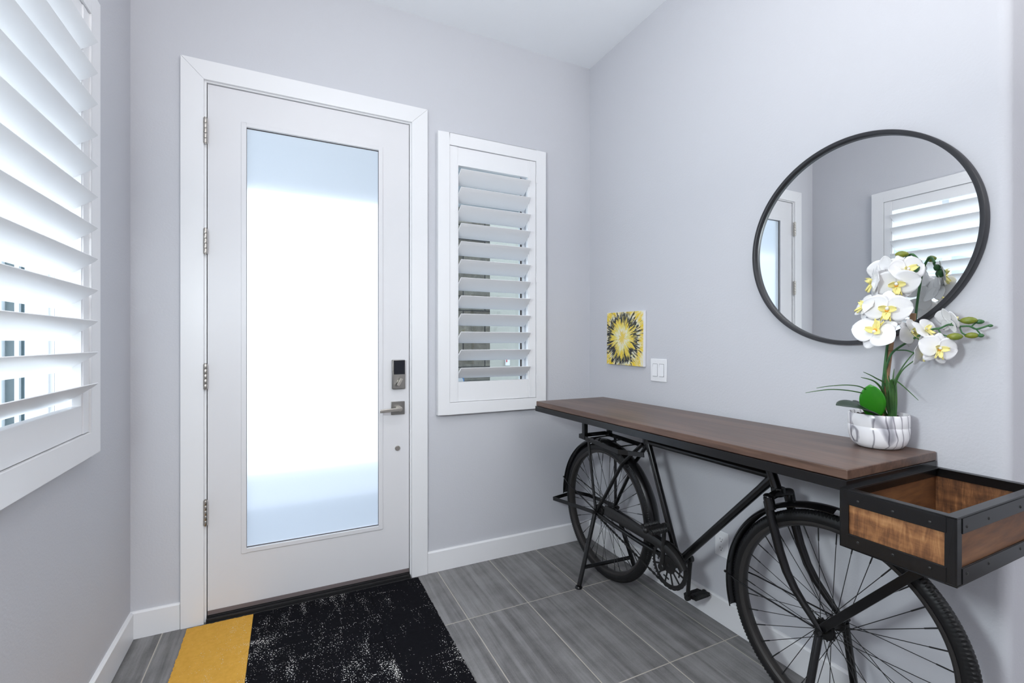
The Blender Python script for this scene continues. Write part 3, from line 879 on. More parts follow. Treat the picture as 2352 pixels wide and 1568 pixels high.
def pedal(e, sx, tilt):
    root = empty('pedal', table, loc=e, rot=(tilt, 0, 0))
    m = Mb().revolve([(0, 0.0), (0.0058, 0.0), (0.0058, 0.105), (0, 0.105)], n=12, closed=False) if sx > 0 else Mb().revolve([(0, -0.105), (0.0058, -0.105), (0.0058, 0.0), (0, 0.0)], n=12, closed=False)
    m.ball((sx * 0.106, 0, 0), 0.0125, n=14, m=10)
    m.tube([(sx * 0.020, 0, 0), (sx * 0.100, 0, 0)], 0.0095, 12)
    obj('pedal_axle', m, M['metal_dull'], root)
    for x0 in (0.016, 0.102):
        pm = Mb().bar((sx * x0, -0.036, 0), (sx * x0, 0.036, 0), 0.004, 0.016)
        obj('pedal_plate', pm, M['metal_dull'], root, bevel=0.001, smooth=0)
    for sy in (-1, 1):
        rb = Mb()
        N = 44
        x0, x1 = (0.019, 0.099)
        rad = [0.0125 if (i % 4) < 2 else 0.0108 for i in range(N)]
        path = [(sx * (x0 + (x1 - x0) * i / (N - 1)), sy * 0.026, 0) for i in range(N)]
        rb.tube(path, rad, 10)
        obj('pedal_rubber', rb, M['tyre'], root, smooth=20)
    return root
pedal(eN, -1, radians(8))
pedal(eF, 1, radians(-12))

# chain: two runs of links around sprocket and chainring
def chain():
    m = Mb()
    c1, r1 = Vector((1.15, 0.36)), 0.034
    c2, r2 = Vector((BB.y, BB.z)), 0.099
    xc = -0.042
    d = c2 - c1
    L = d.length
    th = atan2(d.y, d.x)
    al = math.acos((r1 - r2) / L)
    path = []
    for k in range(0, 13):      # around the rear sprocket
        a = th + al + (2 * pi - 2 * al) * k / 12
        path.append(c1 + r1 * Vector((cos(a), sin(a))))
    for k in range(0, 25):
        a = th - al + (2 * al) * k / 24
        path.append(c2 + r2 * Vector((cos(a), sin(a))))
    path.append(path[0])
    cum = [0]
    for p, q in zip(path, path[1:]): cum.append(cum[-1] + (q - p).length)
    N = int(cum[-1] / 0.0127)
    j = 0
    P = []
    for i in range(N + 1):
        s_ = cum[-1] * i / N
        while j < len(cum) - 2 and cum[j + 1] < s_: j += 1
        t = (s_ - cum[j]) / (cum[j + 1] - cum[j])
        P.append(path[j].lerp(path[j + 1], t))
    for i in range(N):
        p, q = P[i], P[i + 1]
        xx = lambda u: xc + (cx_ - xc) * max(0, min(1, (1.15 - u) / 0.5))
        w = 0.0075 if i % 2 else 0.0042
        m.bar((xx(p.x), p.x, p.y), (xx(q.x), q.x, q.y), w, 0.0078 if i % 2 else 0.0062, up=(1, 0, 0)) if False else m.bar((xx(p.x), p.x, p.y), (xx(q.x), q.x, q.y), 0.0078 if i % 2 else 0.0062, w, up=(1, 0, 0))
    return m
part('chain', chain(), M['metal_dull'], smooth=0)

# chain guard: flat strip turning into a drooping half tube over the chainring
cg = Mb()
gx = -0.086
cl = [(1.045, 0.405, 0.027), (0.93, 0.400, 0.027), (0.82, 0.394, 0.0265), (0.72, 0.390, 0.026), (0.66, 0.387, 0.025), (0.61, 0.379, 0.0235), (0.575, 0.364, 0.022), (0.548, 0.344, 0.0205), (0.528, 0.322, 0.0195)]
sec = 9
rows = []
for i, (y, z, hh) in enumerate(cl):
    a, b_ = cl[max(i - 1, 0)], cl[min(i + 1, len(cl) - 1)]
    t = Vector((b_[0] - a[0], b_[1] - a[1])).normalized()
    nn = Vector((-t.y, t.x))
    if nn.y < 0: nn = -nn
    f = min(1, max(0, i - 1) / 3)
    row = []
    for k in range(sec):
        q = -1 + 2 * k / (sec - 1)
        dep = (0.004 + 0.012 * f) * sqrt(max(0, 1 - q * q)) + (0.002 if abs(q) < 0.99 else 0)
        row.append(Vector((gx - dep, y + nn.x * q * hh, z + nn.y * q * hh)))
    for k in range(sec):
        row.append(row[sec - 1 - k] + Vector((0.0035 + (0 if f < 0.5 else 0.0), 0, 0)))
    rows.append(row)
K = len(rows[0])
cg.add([p for r_ in rows for p in r_], [(i * K + j, i * K + (j + 1) % K, (i + 1) * K + (j + 1) % K, (i + 1) * K + j) for i in range(len(rows) - 1) for j in range(K)] + [tuple(range(K)), tuple(range((len(rows) - 1) * K, len(rows) * K))[::-1]])
part('chain_guard', cg, M['metal_dull'], smooth=35)

# ---- rear carrier, posts up to the table, stands
rack = empty('luggage_carrier', table)
zr = 0.752
W2 = 0.022
m = Mb()
nL, nR = l(1.456, 2.150, 0), l(1.456, 1.815, 0)
for pa, pb in [(l(1.456, 2.150, zr), l(1.457, 1.815, zr - 0.018)), (l(1.457, 1.815, zr - 0.018), l(1.485, 1.775, zr - 0.018)), (l(1.485, 1.775, zr - 0.018), l(1.492, 1.672, zr - 0.006)),
               (l(1.632, 2.150, zr), l(1.630, 1.80, zr - 0.008)), (l(1.630, 1.80, zr - 0.008), l(1.578, 1.745, zr - 0.004)), (l(1.456, 2.150, zr), l(1.632, 2.150, zr))]:
    m.bar(pa, pb, 0.005, W2)
obj('carrier_rail', m, MT, rack, smooth=0)
for yy in (2.085, 1.99, 1.885):
    zz_ = zr - 0.018 * (2.15 - yy) / 0.335
    obj('carrier_rod', Mb().tube([l(1.458, yy, zz_), l(1.630, yy, zz_ + 0.002)], 0.0036, 8), MT, rack)
for sx, xt in ((-1, 1.455), (1, 1.634)):
    obj('carrier_leg', Mb().bar(l(xt, 2.062, zr - 0.004), Vector((sx * 0.068, 1.150, 0.372)), 0.006, 0.018, up=(1, 0, 0)) if False else Mb().bar(l(xt, 2.062, zr - 0.004), Vector((sx * 0.068, 1.150, 0.368)), 0.018, 0.006, up=(1, 0, 0)), MT, rack, bevel=0.001, smooth=0)
for xx_ in (1.462, 1.628):
    p = l(xx_, 2.105, 0)
    part('support_post', B((p.x - 0.0115, p.x + 0.0115, p.y - 0.0115, p.y + 0.0115, zr - 0.010, 0.8875)), bevel=0.0012, smooth=0)

def stand(cu, feet, xbar):
    root = empty('stand', table)
    for (sx, f) in feet:
        top = Vector((sx * 0.073, cu, 0.352))
        f = Vector(f)
        d = (top - f).normalized()
        o = obj('stand_leg', Mb().tube([f + d * 0.012, top], 0.0118, 16), MT, root)
        ft = Mb().revolve([(0, 0.0), (0.0185, 0.0), (0.019, 0.002), (0.019, 0.006), (0.014, 0.012), (0, 0.014)], c=f, axis='z', n=20, closed=False)
        obj('foot', ft, MT, root)
    if xbar:
        obj('stand_bar', Mb().tube([xbar[0], xbar[1]], 0.0098, 12), MT, root)
    return root
f0, f1 = l(1.353, 2.004, 0), l(1.715, 1.975, 0)
tn, tf = Vector((-0.073, 1.15, 0.352)), Vector((0.073, 1.15, 0.352))
stand(1.15, [(-1, f0), (1, f1)], (f0.lerp(tn, 0.27), f1.lerp(tf, 0.27)))
g0, g1 = l(1.36, 0.875, 0), l(1.72, 0.885, 0)
stand(0.0, [(-1, g0), (1, g1)], (g0.lerp(Vector((-0.073, 0, 0.352)), 0.2), g1.lerp(Vector((0.073, 0, 0.352)), 0.2)))
# flat strap looping behind the rear wheel
m = Mb()
sp_ = [Vector((-0.080, 1.150, 0.362)), l(1.462, 2.270, 0.338), l(1.452, 2.424, 0.320), l(1.604, 2.424, 0.338), l(1.626, 2.300, 0.352), Vector((0.080, 1.150, 0.365))]
for a_, b_ in zip(sp_, sp_[1:]): m.bar(a_, b_, 0.005, 0.021)
part('stand_strap', m, bevel=0.0008, smooth=0)
# strut from the front axle up to the crate
part('crate_strut', Mb().bar((-0.051, -0.004, 0.372), l(1.525, 0.565, 0.748), 0.024, 0.026, up=(1, 0, 0)), bevel=0.001, smooth=0)

# ---- crate at the front: angle-iron edges, thin wood panels
CX0, CX1, CY0, CY1, CZ0, CZ1 = 1.284, 1.764, 0.474, 0.7075, 0.748, 0.898
crate = empty('crate', table)
crate.matrix_local = Matrix.Rotation(-TA, 4, 'Z') @ Matrix.Translation((-1.575, -0.89, 0))   # built in room coordinates
Wd, tk = 0.021, 0.0035
m = Mb()
for x0, sx in ((CX0, 1), (CX1, -1)):
    for y0, sy in ((CY0, 1), (CY1, -1)):
        xa, xb = sorted((x0, x0 + sx * Wd)); ya, yb = sorted((y0, y0 + sy * tk))
        m.box(xa, xb, ya, yb, CZ0 + tk, CZ1 - tk)
        xa, xb = sorted((x0, x0 + sx * tk)); ya, yb = sorted((y0 + sy * tk, y0 + sy * Wd))
        m.box(xa, xb, ya, yb, CZ0 + tk, CZ1 - tk)
for z0, sz in ((CZ0, 1), (CZ1, -1)):
    za, zb = sorted((z0 + sz * tk, z0 + sz * 0.0385)); zc, zd = sorted((z0, z0 + sz * tk))
    for y0, sy in ((CY0, 1), (CY1, -1)):
        ya, yb = sorted((y0, y0 + sy * tk)); m.box(CX0 + Wd, CX1 - Wd, ya, yb, za, zb)
        ya, yb = sorted((y0, y0 + sy * Wd)); m.box(CX0, CX1, ya, yb, zc, zd)
    for x0, sx in ((CX0, 1), (CX1, -1)):
        xa, xb = sorted((x0, x0 + sx * tk)); m.box(xa, xb, CY0 + Wd, CY1 - Wd, za, zb)
        xa, xb = sorted((x0, x0 + sx * Wd)); m.box(xa, xb, CY0 + Wd, CY1 - Wd, zc, zd)
# upper rails seen from inside the crate
m.box(CX1 - 0.0150, CX1 - 0.0120, CY0 + 0.012, CY1 - 0.012, CZ1 - 0.026, CZ1 - tk)
m.box(CX0 + 0.0120, CX0 + 0.0150, CY0 + 0.012, CY1 - 0.012, CZ1 - 0.026, CZ1 - tk)
m.box(CX0 + 0.015, CX1 - 0.015, CY1 - 0.0150, CY1 - 0.0120, CZ1 - 0.026, CZ1 - tk)
m.box(CX0 + 0.015, CX1 - 0.015, CY0 + 0.0120, CY0 + 0.0150, CZ1 - 0.026, CZ1 - tk)
obj('crate_frame', m, MT, crate, bevel=0.0006, smooth=0)
# riveted inner straps on the two visible sides
m = Mb()
for z_ in (CZ0 + 0.021, CZ1 - 0.021):
    for a_, b_ in ((CY0 + 0.018, CY1 - 0.018),):
        m.box(CX0 - 0.0016, CX0 + 0.001, a_, b_, z_ - 0.0165 * (1 if z_ < 0.8 else 1), z_ + 0.0165)
    m.box(CX0 + 0.022, CX1 - 0.022, CY0 - 0.0016, CY0 + 0.001, z_ - 0.0165, z_ + 0.0165)
obj('crate_strap', m, MT, crate, bevel=0.0005, smooth=0)
rv = mesh(Mb().ball((0, 0, 0), 0.0036, (1, 1, 1), 10, 6), 'rivet')
for z_ in (CZ0 + 0.024, CZ1 - 0.024):
    for y_ in (0.520, 0.590, 0.664):
        obj('rivet', rv, M['metal_dull'], crate, loc=(CX0 - 0.0016, y_, z_)).scale = (0.5, 1, 1)
    for x_ in (1.325, 1.43, 1.60, 1.72):
        obj('rivet', rv, M['metal_dull'], crate, loc=(x_, CY0 - 0.0016, z_)).scale = (1, 0.5, 1)
e_ = 0.0040
obj('side_panel', B((CX0 + e_, CX0 + e_ + 0.007, CY0 + 0.005, CY1 - 0.005, CZ0 + 0.005, CZ1 - 0.006)), M['mango'], crate, smooth=0)
obj('side_panel', B((CX1 - e_ - 0.007, CX1 - e_, CY0 + 0.005, CY1 - 0.005, CZ0 + 0.005, CZ1 - 0.006)), M['mango'], crate, smooth=0)
obj('end_panel', B((CX0 + 0.012, CX1 - 0.012, CY0 + e_, CY0 + e_ + 0.007, CZ0 + 0.005, CZ1 - 0.006)), M['mango_cross'], crate, smooth=0)
obj('end_panel', B((CX0 + 0.012, CX1 - 0.012, CY1 - e_ - 0.007, CY1 - e_, CZ0 + 0.005, CZ1 - 0.006)), M['mango_cross'], crate, smooth=0)
obj('bottom_panel', B((CX0 + 0.012, CX1 - 0.012, CY0 + 0.012, CY1 - 0.012, CZ0 + 0.004, CZ0 + 0.011)), M['mango'], crate, smooth=0)

# ------------------------------------------------------------------ round mirror
mir = tag(empty('round_mirror', loc=(XR, 0.943, 1.624)), 'large round black-rimmed mirror on the right wall above the table', 'mirror')
R1 = 0.3605
obj('mirror_frame', Mb().revolve([(R1, -0.003), (R1, -0.026), (R1 - 0.002, -0.0285), (R1 - 0.012, -0.0285), (R1 - 0.014, -0.0265), (R1 - 0.014, -0.003)], n=160), M['mframe'], mir, smooth=50)
obj('mirror_glass', Mb().revolve([(0, -0.012), (R1 - 0.0138, -0.012), (R1 - 0.0138, -0.005), (0, -0.005)], n=160, closed=False), M['mirror'], mir, smooth=30)

# ------------------------------------------------------------------ small canvas
cv = tag(empty('canvas_painting', loc=(XR, 2.128, 1.292)), 'small canvas painted with a yellow, white and black burst beside the light switch', 'painting')
cv.rotation_euler = (radians(0.6), 0, 0)
w_, h_ = 0.160, 0.155
obj('canvas_block', B((-0.021, -0.002, -w_, w_, -h_, h_)), M['canvas_side'], cv, bevel=0.002, smooth=0)
pc = obj('painted_face', B((-0.0225, -0.0212, -w_ + 0.001, w_ - 0.001, -h_ + 0.001, h_ - 0.001)), M['painting'], cv, smooth=0)
for q in pc.data.vertices: q.co.y -= 0.018; q.co.z -= 0.004
pc.location = (0, 0.018, 0.004)

# ------------------------------------------------------------------ switch plate and outlet
sw = tag(empty('light_switch', loc=(XR, 1.8705, 1.1225)), 'white double rocker light switch plate right of the small painting', 'light switch')
obj('switch_plate', B((-0.006, -0.0008, -0.0585, 0.0585, -0.0605, 0.0605)), M['plastic'], sw, bevel=0.003, smooth=40)
for y_ in (0.0235, -0.0235):
    o = obj('rocker', Mb().prism([(-0.0065, y_ - 0.0155, -0.0325), (-0.0065, y_ - 0.0155, 0.0325), (-0.0115, y_ - 0.0155, -0.032)], (0, 0.031, 0)), M['plastic'], sw, bevel=0.0006, smooth=0)
    mm = Mb()
    mm.box(-0.0062, -0.0055, y_ - 0.0172, y_ + 0.0172, -0.0342, 0.0342)
    obj('switch_slot', mm, plain('slot_shade', (0.30, 0.30, 0.32), 0.6), sw, smooth=0)
    for z_ in (-0.048, 0.048):
        obj('screw', Mb().revolve([(0, -0.0068), (0.002, -0.0068), (0.0026, -0.006), (0, -0.006)], c=(0, y_, z_), n=10, closed=False), M['plastic'], sw)
ou = tag(empty('power_outlet', loc=(XR, 1.4735, 0.357)), 'white duplex power outlet low on the wall between the bicycle wheels', 'power outlet')
obj('outlet_plate', B((-0.006, -0.0008, -0.0355, 0.0355, -0.0575, 0.0575)), M['plastic'], ou, bevel=0.003, smooth=40)
for z_ in (0.0195, -0.0195):
    pts = []
    for i in range(28):
        a = 2 * pi * i / 28
        pts.append((-0.0062, max(-0.0165, min(0.0165, 0.0175 * cos(a))), z_ + max(-0.0135, min(0.0135, 0.0175 * sin(a)))))
    so = obj('socket', Mb().prism(pts, (-0.0016, 0, 0)), M['plastic'], ou, bevel=0.0004, smooth=30)
    hm_ = B((-0.0081, -0.0077, 0.0055, 0.0072, z_ - 0.001, z_ + 0.0075), (-0.0081, -0.0077, -0.0072, -0.0055, z_ - 0.001, z_ + 0.0065))
    hm_.revolve([(0, -0.0081), (0.0024, -0.0081), (0.0024, -0.0077), (0, -0.0077)], c=(0, 0, z_ - 0.008), n=12, closed=False)
    obj('socket_hole', hm_, M['slot'], so, smooth=0)
obj('screw', Mb().revolve([(0, -0.0075), (0.002, -0.0075), (0.0026, -0.006), (0, -0.006)], n=10, closed=False), M['plastic'], ou)

# ------------------------------------------------------------------ rug of carpet tiles in front of the door
rug = tag(empty('rug', loc=(0.12, 1.74, 0)), 'charcoal flecked carpet-tile rug with a golden strip along its left side', 'rug')
def carpet_tile(x0, x1, y0, y1, mat):
    m = Mb()
    rag = lambda: random.uniform(-0.0022, 0.0022)
    top, bot = [], []
    nx, ny = int((x1 - x0) / 0.008), int((y1 - y0) / 0.008)
    edge = [(x0 + (x1 - x0) * i / nx, y0) for i in range(nx)] + [(x1, y0 + (y1 - y0) * i / ny) for i in range(ny)] + [(x1 - (x1 - x0) * i / nx, y1) for i in range(nx)] + [(x0, y1 - (y1 - y0) * i / ny) for i in range(ny)]
    for (x, y) in edge:
        a, b_ = rag(), rag()
        if min(abs(y - 2.0), abs(x - 0.372), abs(x + 0.145)) < 0.02: a, b_ = a * 0.2, b_ * 0.2
        top.append((x + a, y + b_, 0.0085)); bot.append((x + a, y + b_, 0.0005))
    n = len(edge)
    m.add(top + bot, [tuple(range(n)), tuple(range(n, 2 * n))[::-1]] + [(i, (i + 1) % n, n + (i + 1) % n, n + i) for i in range(n)])
    me = mesh(m, 'carpet_tile', 30)
    o = obj('carpet_tile', me, mat, rug)
    o.location = (-0.12, -1.74, 0)
    return o
g_ = 0.0008
for (x0, x1, mt) in ((-0.402, -0.145, 'carpet_gold'), (-0.145, 0.372, 'carpet_dark'), (0.372, 0.630, 'carpet_dark')):
    for (y0, y1) in ((2.0, 2.4605), (1.50, 2.0), (1.02, 1.50)):
        carpet_tile(x0 + g_, x1 - g_, y0 + g_, y1 - g_, M[mt])

# ------------------------------------------------------------------ potted orchid
PX, PY, TZ = 1.686, 0.815, 0.9422
orchid = tag(empty('potted_orchid', loc=(PX, PY, TZ)), 'white orchid with yellow centres in a marbled pot on the table end', 'plant')
PO = Vector((PX, PY, TZ))
def p_(q): return Vector(q) - PO
prof = [(0.0, 0.0), (0.050, 0.0), (0.060, 0.004), (0.0705, 0.016), (0.0765, 0.034), (0.0785, 0.052), (0.0785, 0.0655), (0.0775, 0.0675), (0.0775, 0.0690), (0.0785, 0.071), (0.0785, 0.104), (0.077, 0.107), (0.0745, 0.107), (0.073, 0.104), (0.072, 0.060), (0.0, 0.060)]
obj('pot', Mb().revolve(prof, axis='z', n=64, closed=False), M['marble'], orchid, smooth=40)
m = Mb()
nr, na = 9, 40
vs = []
for i in range(nr + 1):
    for j in range(na):
        rr = 0.0718 * i / nr; a = 2 * pi * j / na
        vs.append((rr * cos(a), rr * sin(a), 0.094 + random.uniform(-0.005, 0.007) - (0.003 if i == nr else 0)))
m.add(vs, [(i * na + j, i * na + (j + 1) % na, (i + 1) * na + (j + 1) % na, (i + 1) * na + j) for i in range(nr) for j in range(na)])
obj('soil', m, M['soil'], orchid)

def smooth_path(pts, k=5):
    pts = [Vector(p) for p in pts]
    out = []
    for i in range(len(pts) - 1):
        p0, p1, p2, p3 = pts[max(i - 1, 0)], pts[i], pts[i + 1], pts[min(i + 2, len(pts) - 1)]
        for j in range(k):
            t = j / k
            out.append(0.5 * ((2 * p1) + (p2 - p0) * t + (2 * p0 - 5 * p1 + 4 * p2 - p3) * t * t + (3 * p1 - p0 - 3 * p2 + p3) * t ** 3))
    return out + [pts[-1]]
stk = [(1.691, 0.806, 1.025), (1.694, 0.797, 1.156), (1.699, 0.789, 1.255), (1.707, 0.780, 1.366)]
m = Mb().tube([p_(q) for q in smooth_path(stk, 4)], 0.0082, 14)
for t_ in ((1.6955, 0.795, 1.135), (1.6985, 0.7895, 1.248)):
    m.revolve([(0.0078, -0.003), (0.0094, -0.001), (0.0094, 0.001), (0.0078, 0.003)], c=p_(t_), axis='z', n=16)
obj('bamboo_stake', m, M['bamboo'], orchid)
st1 = [(1.677, 0.805, 1.030), (1.679, 0.798, 1.145), (1.684, 0.790, 1.255), (1.686, 0.784, 1.300), (1.692, 0.779, 1.363), (1.688, 0.772, 1.443), (1.697, 0.757, 1.509), (1.704, 0.737, 1.540), (1.714, 0.722, 1.520)]
obj('flower_stem', Mb().tube([p_(q) for q in smooth_path(st1)], 0.0036, 10), M['stem'], orchid)
br = [(1.679, 0.797, 1.165), (1.681, 0.788, 1.205), (1.688, 0.777, 1.241), (1.695, 0.746, 1.270), (1.700, 0.716, 1.292), (1.704, 0.686, 1.310), (1.708, 0.668, 1.314), (1.711, 0.649, 1.324), (1.714, 0.631, 1.318), (1.722, 0.610, 1.318), (1.727, 0.597, 1.310), (1.730, 0.584, 1.314), (1.736, 0.575, 1.319)]
m = Mb().tube([p_(q) for q in smooth_path(br)], [0.0032] * 30 + [0.0026] * 31, 10)
for tw in ([(1.713, 0.648, 1.321), (1.712, 0.638, 1.333), (1.719, 0.623, 1.334)], [(1.702, 0.671, 1.312), (1.705, 0.664, 1.296), (1.703, 0.648, 1.290)], [(1.717, 0.628, 1.316), (1.716, 0.623, 1.300), (1.723, 0.616, 1.293)],
           [(1.725, 0.607, 1.316), (1.731, 0.600, 1.326), (1.733, 0.595, 1.329)], [(1.726, 0.596, 1.309), (1.731, 0.591, 1.298), (1.732, 0.589, 1.294)], [(1.690, 0.770, 1.248), (1.694, 0.745, 1.248), (1.697, 0.725, 1.240)], [(1.699, 0.722, 1.287), (1.694, 0.700, 1.272), (1.690, 0.676, 1.265)]):
    m.tube([p_(q) for q in smooth_path(tw)], 0.0019, 8)
obj('flower_stem', m, M['stem'], orchid)
m = Mb()
for tw in ([(1.673, 0.744, 1.537), (1.690, 0.739, 1.540), (1.706, 0.731, 1.535), (1.711, 0.722, 1.517)], [(1.680, 0.742, 1.534), (1.692, 0.732, 1.522), (1.698, 0.726, 1.512)], [(1.692, 0.734, 1.523), (1.682, 0.734, 1.511), (1.676, 0.734, 1.506)]):
    m.tube([p_(q) for q in smooth_path(tw)], 0.0020, 8)
obj('bud_twig', m, M['stem'], orchid)
def bud(c, r_, ln, d, mat):
    R = Vector(d).to_track_quat('Z', 'Y').to_matrix()
    m = Mb()
    prof = [(0, -1.0), (0.45, -0.86), (0.82, -0.45), (1.0, 0.0), (0.88, 0.45), (0.55, 0.8), (0.18, 0.98), (0, 1.0)]
    n_ = 16
    vs = []
    for rr, h in prof:
        for j in range(n_):
            a = 2 * pi * j / n_
            k = r_ * (1 + 0.05 * cos(3 * a))
            vs.append(tuple(R @ Vector((rr * k * cos(a), rr * k * sin(a), h * ln)) + p_(c)))
    fs = [(i * n_ + j, i * n_ + (j + 1) % n_, (i + 1) * n_ + (j + 1) % n_, (i + 1) * n_ + j) for i in range(len(prof) - 1) for j in range(n_)]
    m.add(vs, fs)
    obj('bud', m, mat, orchid, smooth=60)
RD = (0.35, -0.93, 0.0)
bud((1.722, 0.611, 1.334), 0.0105, 0.0185, RD, M['bud'])
bud((1.735, 0.593, 1.330), 0.0068, 0.0105, RD, M['bud_dark'])
bud((1.739, 0.572, 1.3185), 0.0042, 0.006, RD, M['bud_dark'])
bud((1.706, 0.635, 1.289), 0.0105, 0.0175, RD, M['bud'])
bud((1.729, 0.607, 1.292), 0.0088, 0.0155, RD, M['bud'])
bud((1.733, 0.589, 1.2915), 0.0055, 0.007, RD, M['bud_dark'])
bud((1.673, 0.746, 1.539), 0.0105, 0.0165, (-0.5, 0.86, 0.05), M['bud'])
bud((1.682, 0.720, 1.489), 0.0125, 0.0165, (-0.5, 0.5, -0.5), M['bud_dark'])
bud((1.695, 0.724, 1.507), 0.0090, 0.0105, (-0.3, 0.2, -0.7), M['bud_dark'])
bud((1.674, 0.734, 1.505), 0.0052, 0.0065, (-0.4, 0.3, -0.7), M['bud_dark'])

# blossoms: two broad petals, three sepals, lip and column
def petal_mesh(L, W, name, cup=0.12, curl=0.10, tipw=0.5, base=0.16):
    m = Mb()
    nu, nv = 12, 10
    vs = []
    for i in range(nu + 1):
        t = i / nu
        w = W / 2 * (base * (1 - t) + (sin(pi * min(1, t ** (0.75)) * 0.985) ** 0.62) * (1 - base * (1 - t)))
        for j in range(nv + 1):
            s_ = -1 + 2 * j / nv
            z = -cup * L * (t ** 2) + curl * W * (s_ ** 2) * 0.35 - 0.012 * L * cos(s_ * pi * 2.5) * t * 0.6
            vs.append((s_ * w, t * L, z))
    m.add(vs, [(i * (nv + 1) + j, i * (nv + 1) + j + 1, (i + 1) * (nv + 1) + j + 1, (i + 1) * (nv + 1) + j) for i in range(nu) for j in range(nv)])
    return mesh(m, name, 80)
pet_me = petal_mesh(0.059, 0.074, 'petal', 0.10, 0.10)
sep_me = petal_mesh(0.054, 0.043, 'sepal', 0.14, -0.10)
lm_ = Mb()
def lobe(m, d, L, W, lift):
    d = Vector(d).normalized()
    s_ = Vector((-d.y, d.x, 0))
    vs = []
    for i in range(7):
        t = i / 6
        w = W * (0.35 + 0.65 * sin(pi * min(0.97, 0.15 + t * 0.85)))
        for j in range(5):
            q = -1 + 2 * j / 4
            p = d * (t * L) + s_ * (q * w / 2) + Vector((0, 0, lift * t + 0.006 * q * q + 0.002))
            vs.append(p)
    m.add(vs, [(i * 5 + j, i * 5 + j + 1, (i + 1) * 5 + j + 1, (i + 1) * 5 + j) for i in range(6) for j in range(4)])
lobe(lm_, (0, -1, 0), 0.030, 0.020, 0.014)
lobe(lm_, (0.9, 0.15, 0), 0.021, 0.019, 0.017)
lobe(lm_, (-0.9, 0.15, 0), 0.021, 0.019, 0.017)
lobe(lm_, (0.35, -1, 0), 0.036, 0.006, 0.010)
lobe(lm_, (-0.35, -1, 0), 0.036, 0.006, 0.010)
lip_me = mesh(lm_, 'lip', 80)
col_me = mesh(Mb().ball((0, 0.002, 0.008), 0.0055, (0.9, 1, 1.3), 12, 8), 'column', 80)
thr_me = mesh(Mb().ball((0, -0.004, 0.008), 0.0042, (1.2, 1, 0.8), 10, 6), 'throat', 80)
def flower(c, nrm, roll=0.0, s=1.0, spread=0.0):
    n_ = Vector(nrm).normalized()
    up = Vector((0, 0, 1))
    y_ = (up - up.dot(n_) * n_).normalized()
    x_ = y_.cross(n_)
    R = Matrix((x_, y_, n_)).transposed().to_4x4() @ Matrix.Rotation(radians(roll), 4, 'Z')
    root = empty('flower', orchid)
    root.matrix_local = Matrix.Translation(p_(c)) @ R @ Matrix.Scale(s, 4)
    for a, me, nm, z, tl in ((78, pet_me, 'petal', 0.002, spread), (-78, pet_me, 'petal', 0.002, spread), (0, sep_me, 'sepal', -0.002, spread), (143, sep_me, 'sepal', -0.003, spread), (-143, sep_me, 'sepal', -0.003, spread)):
        o = obj(nm, me, M['petal'], root, solid=0.0007)
        o.matrix_local = Matrix.Translation((0, 0, z)) @ Matrix.Rotation(radians(a), 4, 'Z') @ Matrix.Rotation(radians(tl + random.uniform(-7, 7)), 4, 'X')
    obj('lip', lip_me, M['petal_yellow'], root, solid=0.0006)
    obj('column', col_me, M['petal'], root)
    obj('throat', thr_me, M['orange'], root)
    return root
CAM = Vector((-0.90, -0.43, 0.0))
def towards(az, el):
    v = Matrix.Rotation(radians(az), 3, 'Z') @ CAM
    return Vector((v.x * cos(radians(el)), v.y * cos(radians(el)), sin(radians(el))))
# az > 0 turns a blossom towards the door side (left in the photo is negative here)
flower((1.660, 0.730, 1.487), towards(38, 12), 12, 0.95, 6)
flower((1.690, 0.795, 1.498), towards(165, 10), 0, 0.84, 0)
flower((1.634, 0.744, 1.447), towards(6, -18), 4, 0.98, 4)
flower((1.628, 0.795, 1.459), towards(-78, 6), -14, 0.95, 8)
flower((1.590, 0.746, 1.370), towards(0, -4), -6, 1.02, 0)
flower((1.598, 0.804, 1.383), towards(-62, 30), -20, 0.84, 8)
flower((1.575, 0.768, 1.304), towards(-18, 16), 158, 1.0, 10)
flower((1.694, 0.734, 1.303), towards(55, 12), 40, 0.78, 0)
flower((1.694, 0.706, 1.248), towards(62, -10), 10, 0.86, 10)
flower((1.678, 0.662, 1.254), towards(30, 0), -12, 0.86, 4)
flower((1.716, 0.652, 1.336), towards(120, 22), 10, 0.72, 0)
flower((1.690, 0.698, 1.308), towards(48, 28), 30, 0.70, 6)

# strap leaves and grass blades
def leaf(base, tip, W, up, mat, fold=0.25):
    b_, t_ = Vector(base), Vector(tip)
    d = t_ - b_
    L = d.length
    d.normalize()
    u = Vector(up); u = (u - u.dot(d) * d).normalized()
    s_ = d.cross(u)
    m = Mb()
    nu, nv = 14, 8
    vs = []
    for i in range(nu + 1):
        t = i / nu
        w = W / 2 * (0.25 * (1 - t) ** 2 + sin(pi * min(1, 0.06 + t * 0.94) ** 1.3) ** 0.6 * 0.98 + 0.02)
        if i == nu: w = 0.002
        for j in range(nv + 1):
            q = -1 + 2 * j / nv
            vs.append(p_(b_ + d * (t * L) + s_ * (q * w) + u * (fold * w * abs(q) + 0.10 * L * sin(pi * t) * 0.6)))
    m.add(vs, [(i * (nv + 1) + j, i * (nv + 1) + j + 1, (i + 1) * (nv + 1) + j + 1, (i + 1) * (nv + 1) + j) for i in range(nu) for j in range(nv)])
    return obj('leaf', m, mat, orchid, smooth=80, solid=0.0014)
leaf((1.642, 0.803, 1.042), (1.604, 0.797, 1.143), 0.062, (-0.9, -0.43, 0.25), M['leaf_bright'], 0.12)
leaf((1.655, 0.800, 1.040), (1.503, 0.838, 1.081), 0.060, (-0.35, -0.2, 0.9), M['leaf_dark'], 0.30)
leaf((1.660, 0.800, 1.040), (1.674, 0.800, 1.075), 0.050, (-0.5, 0.4, 0.6), M['leaf_dark'], 0.2)
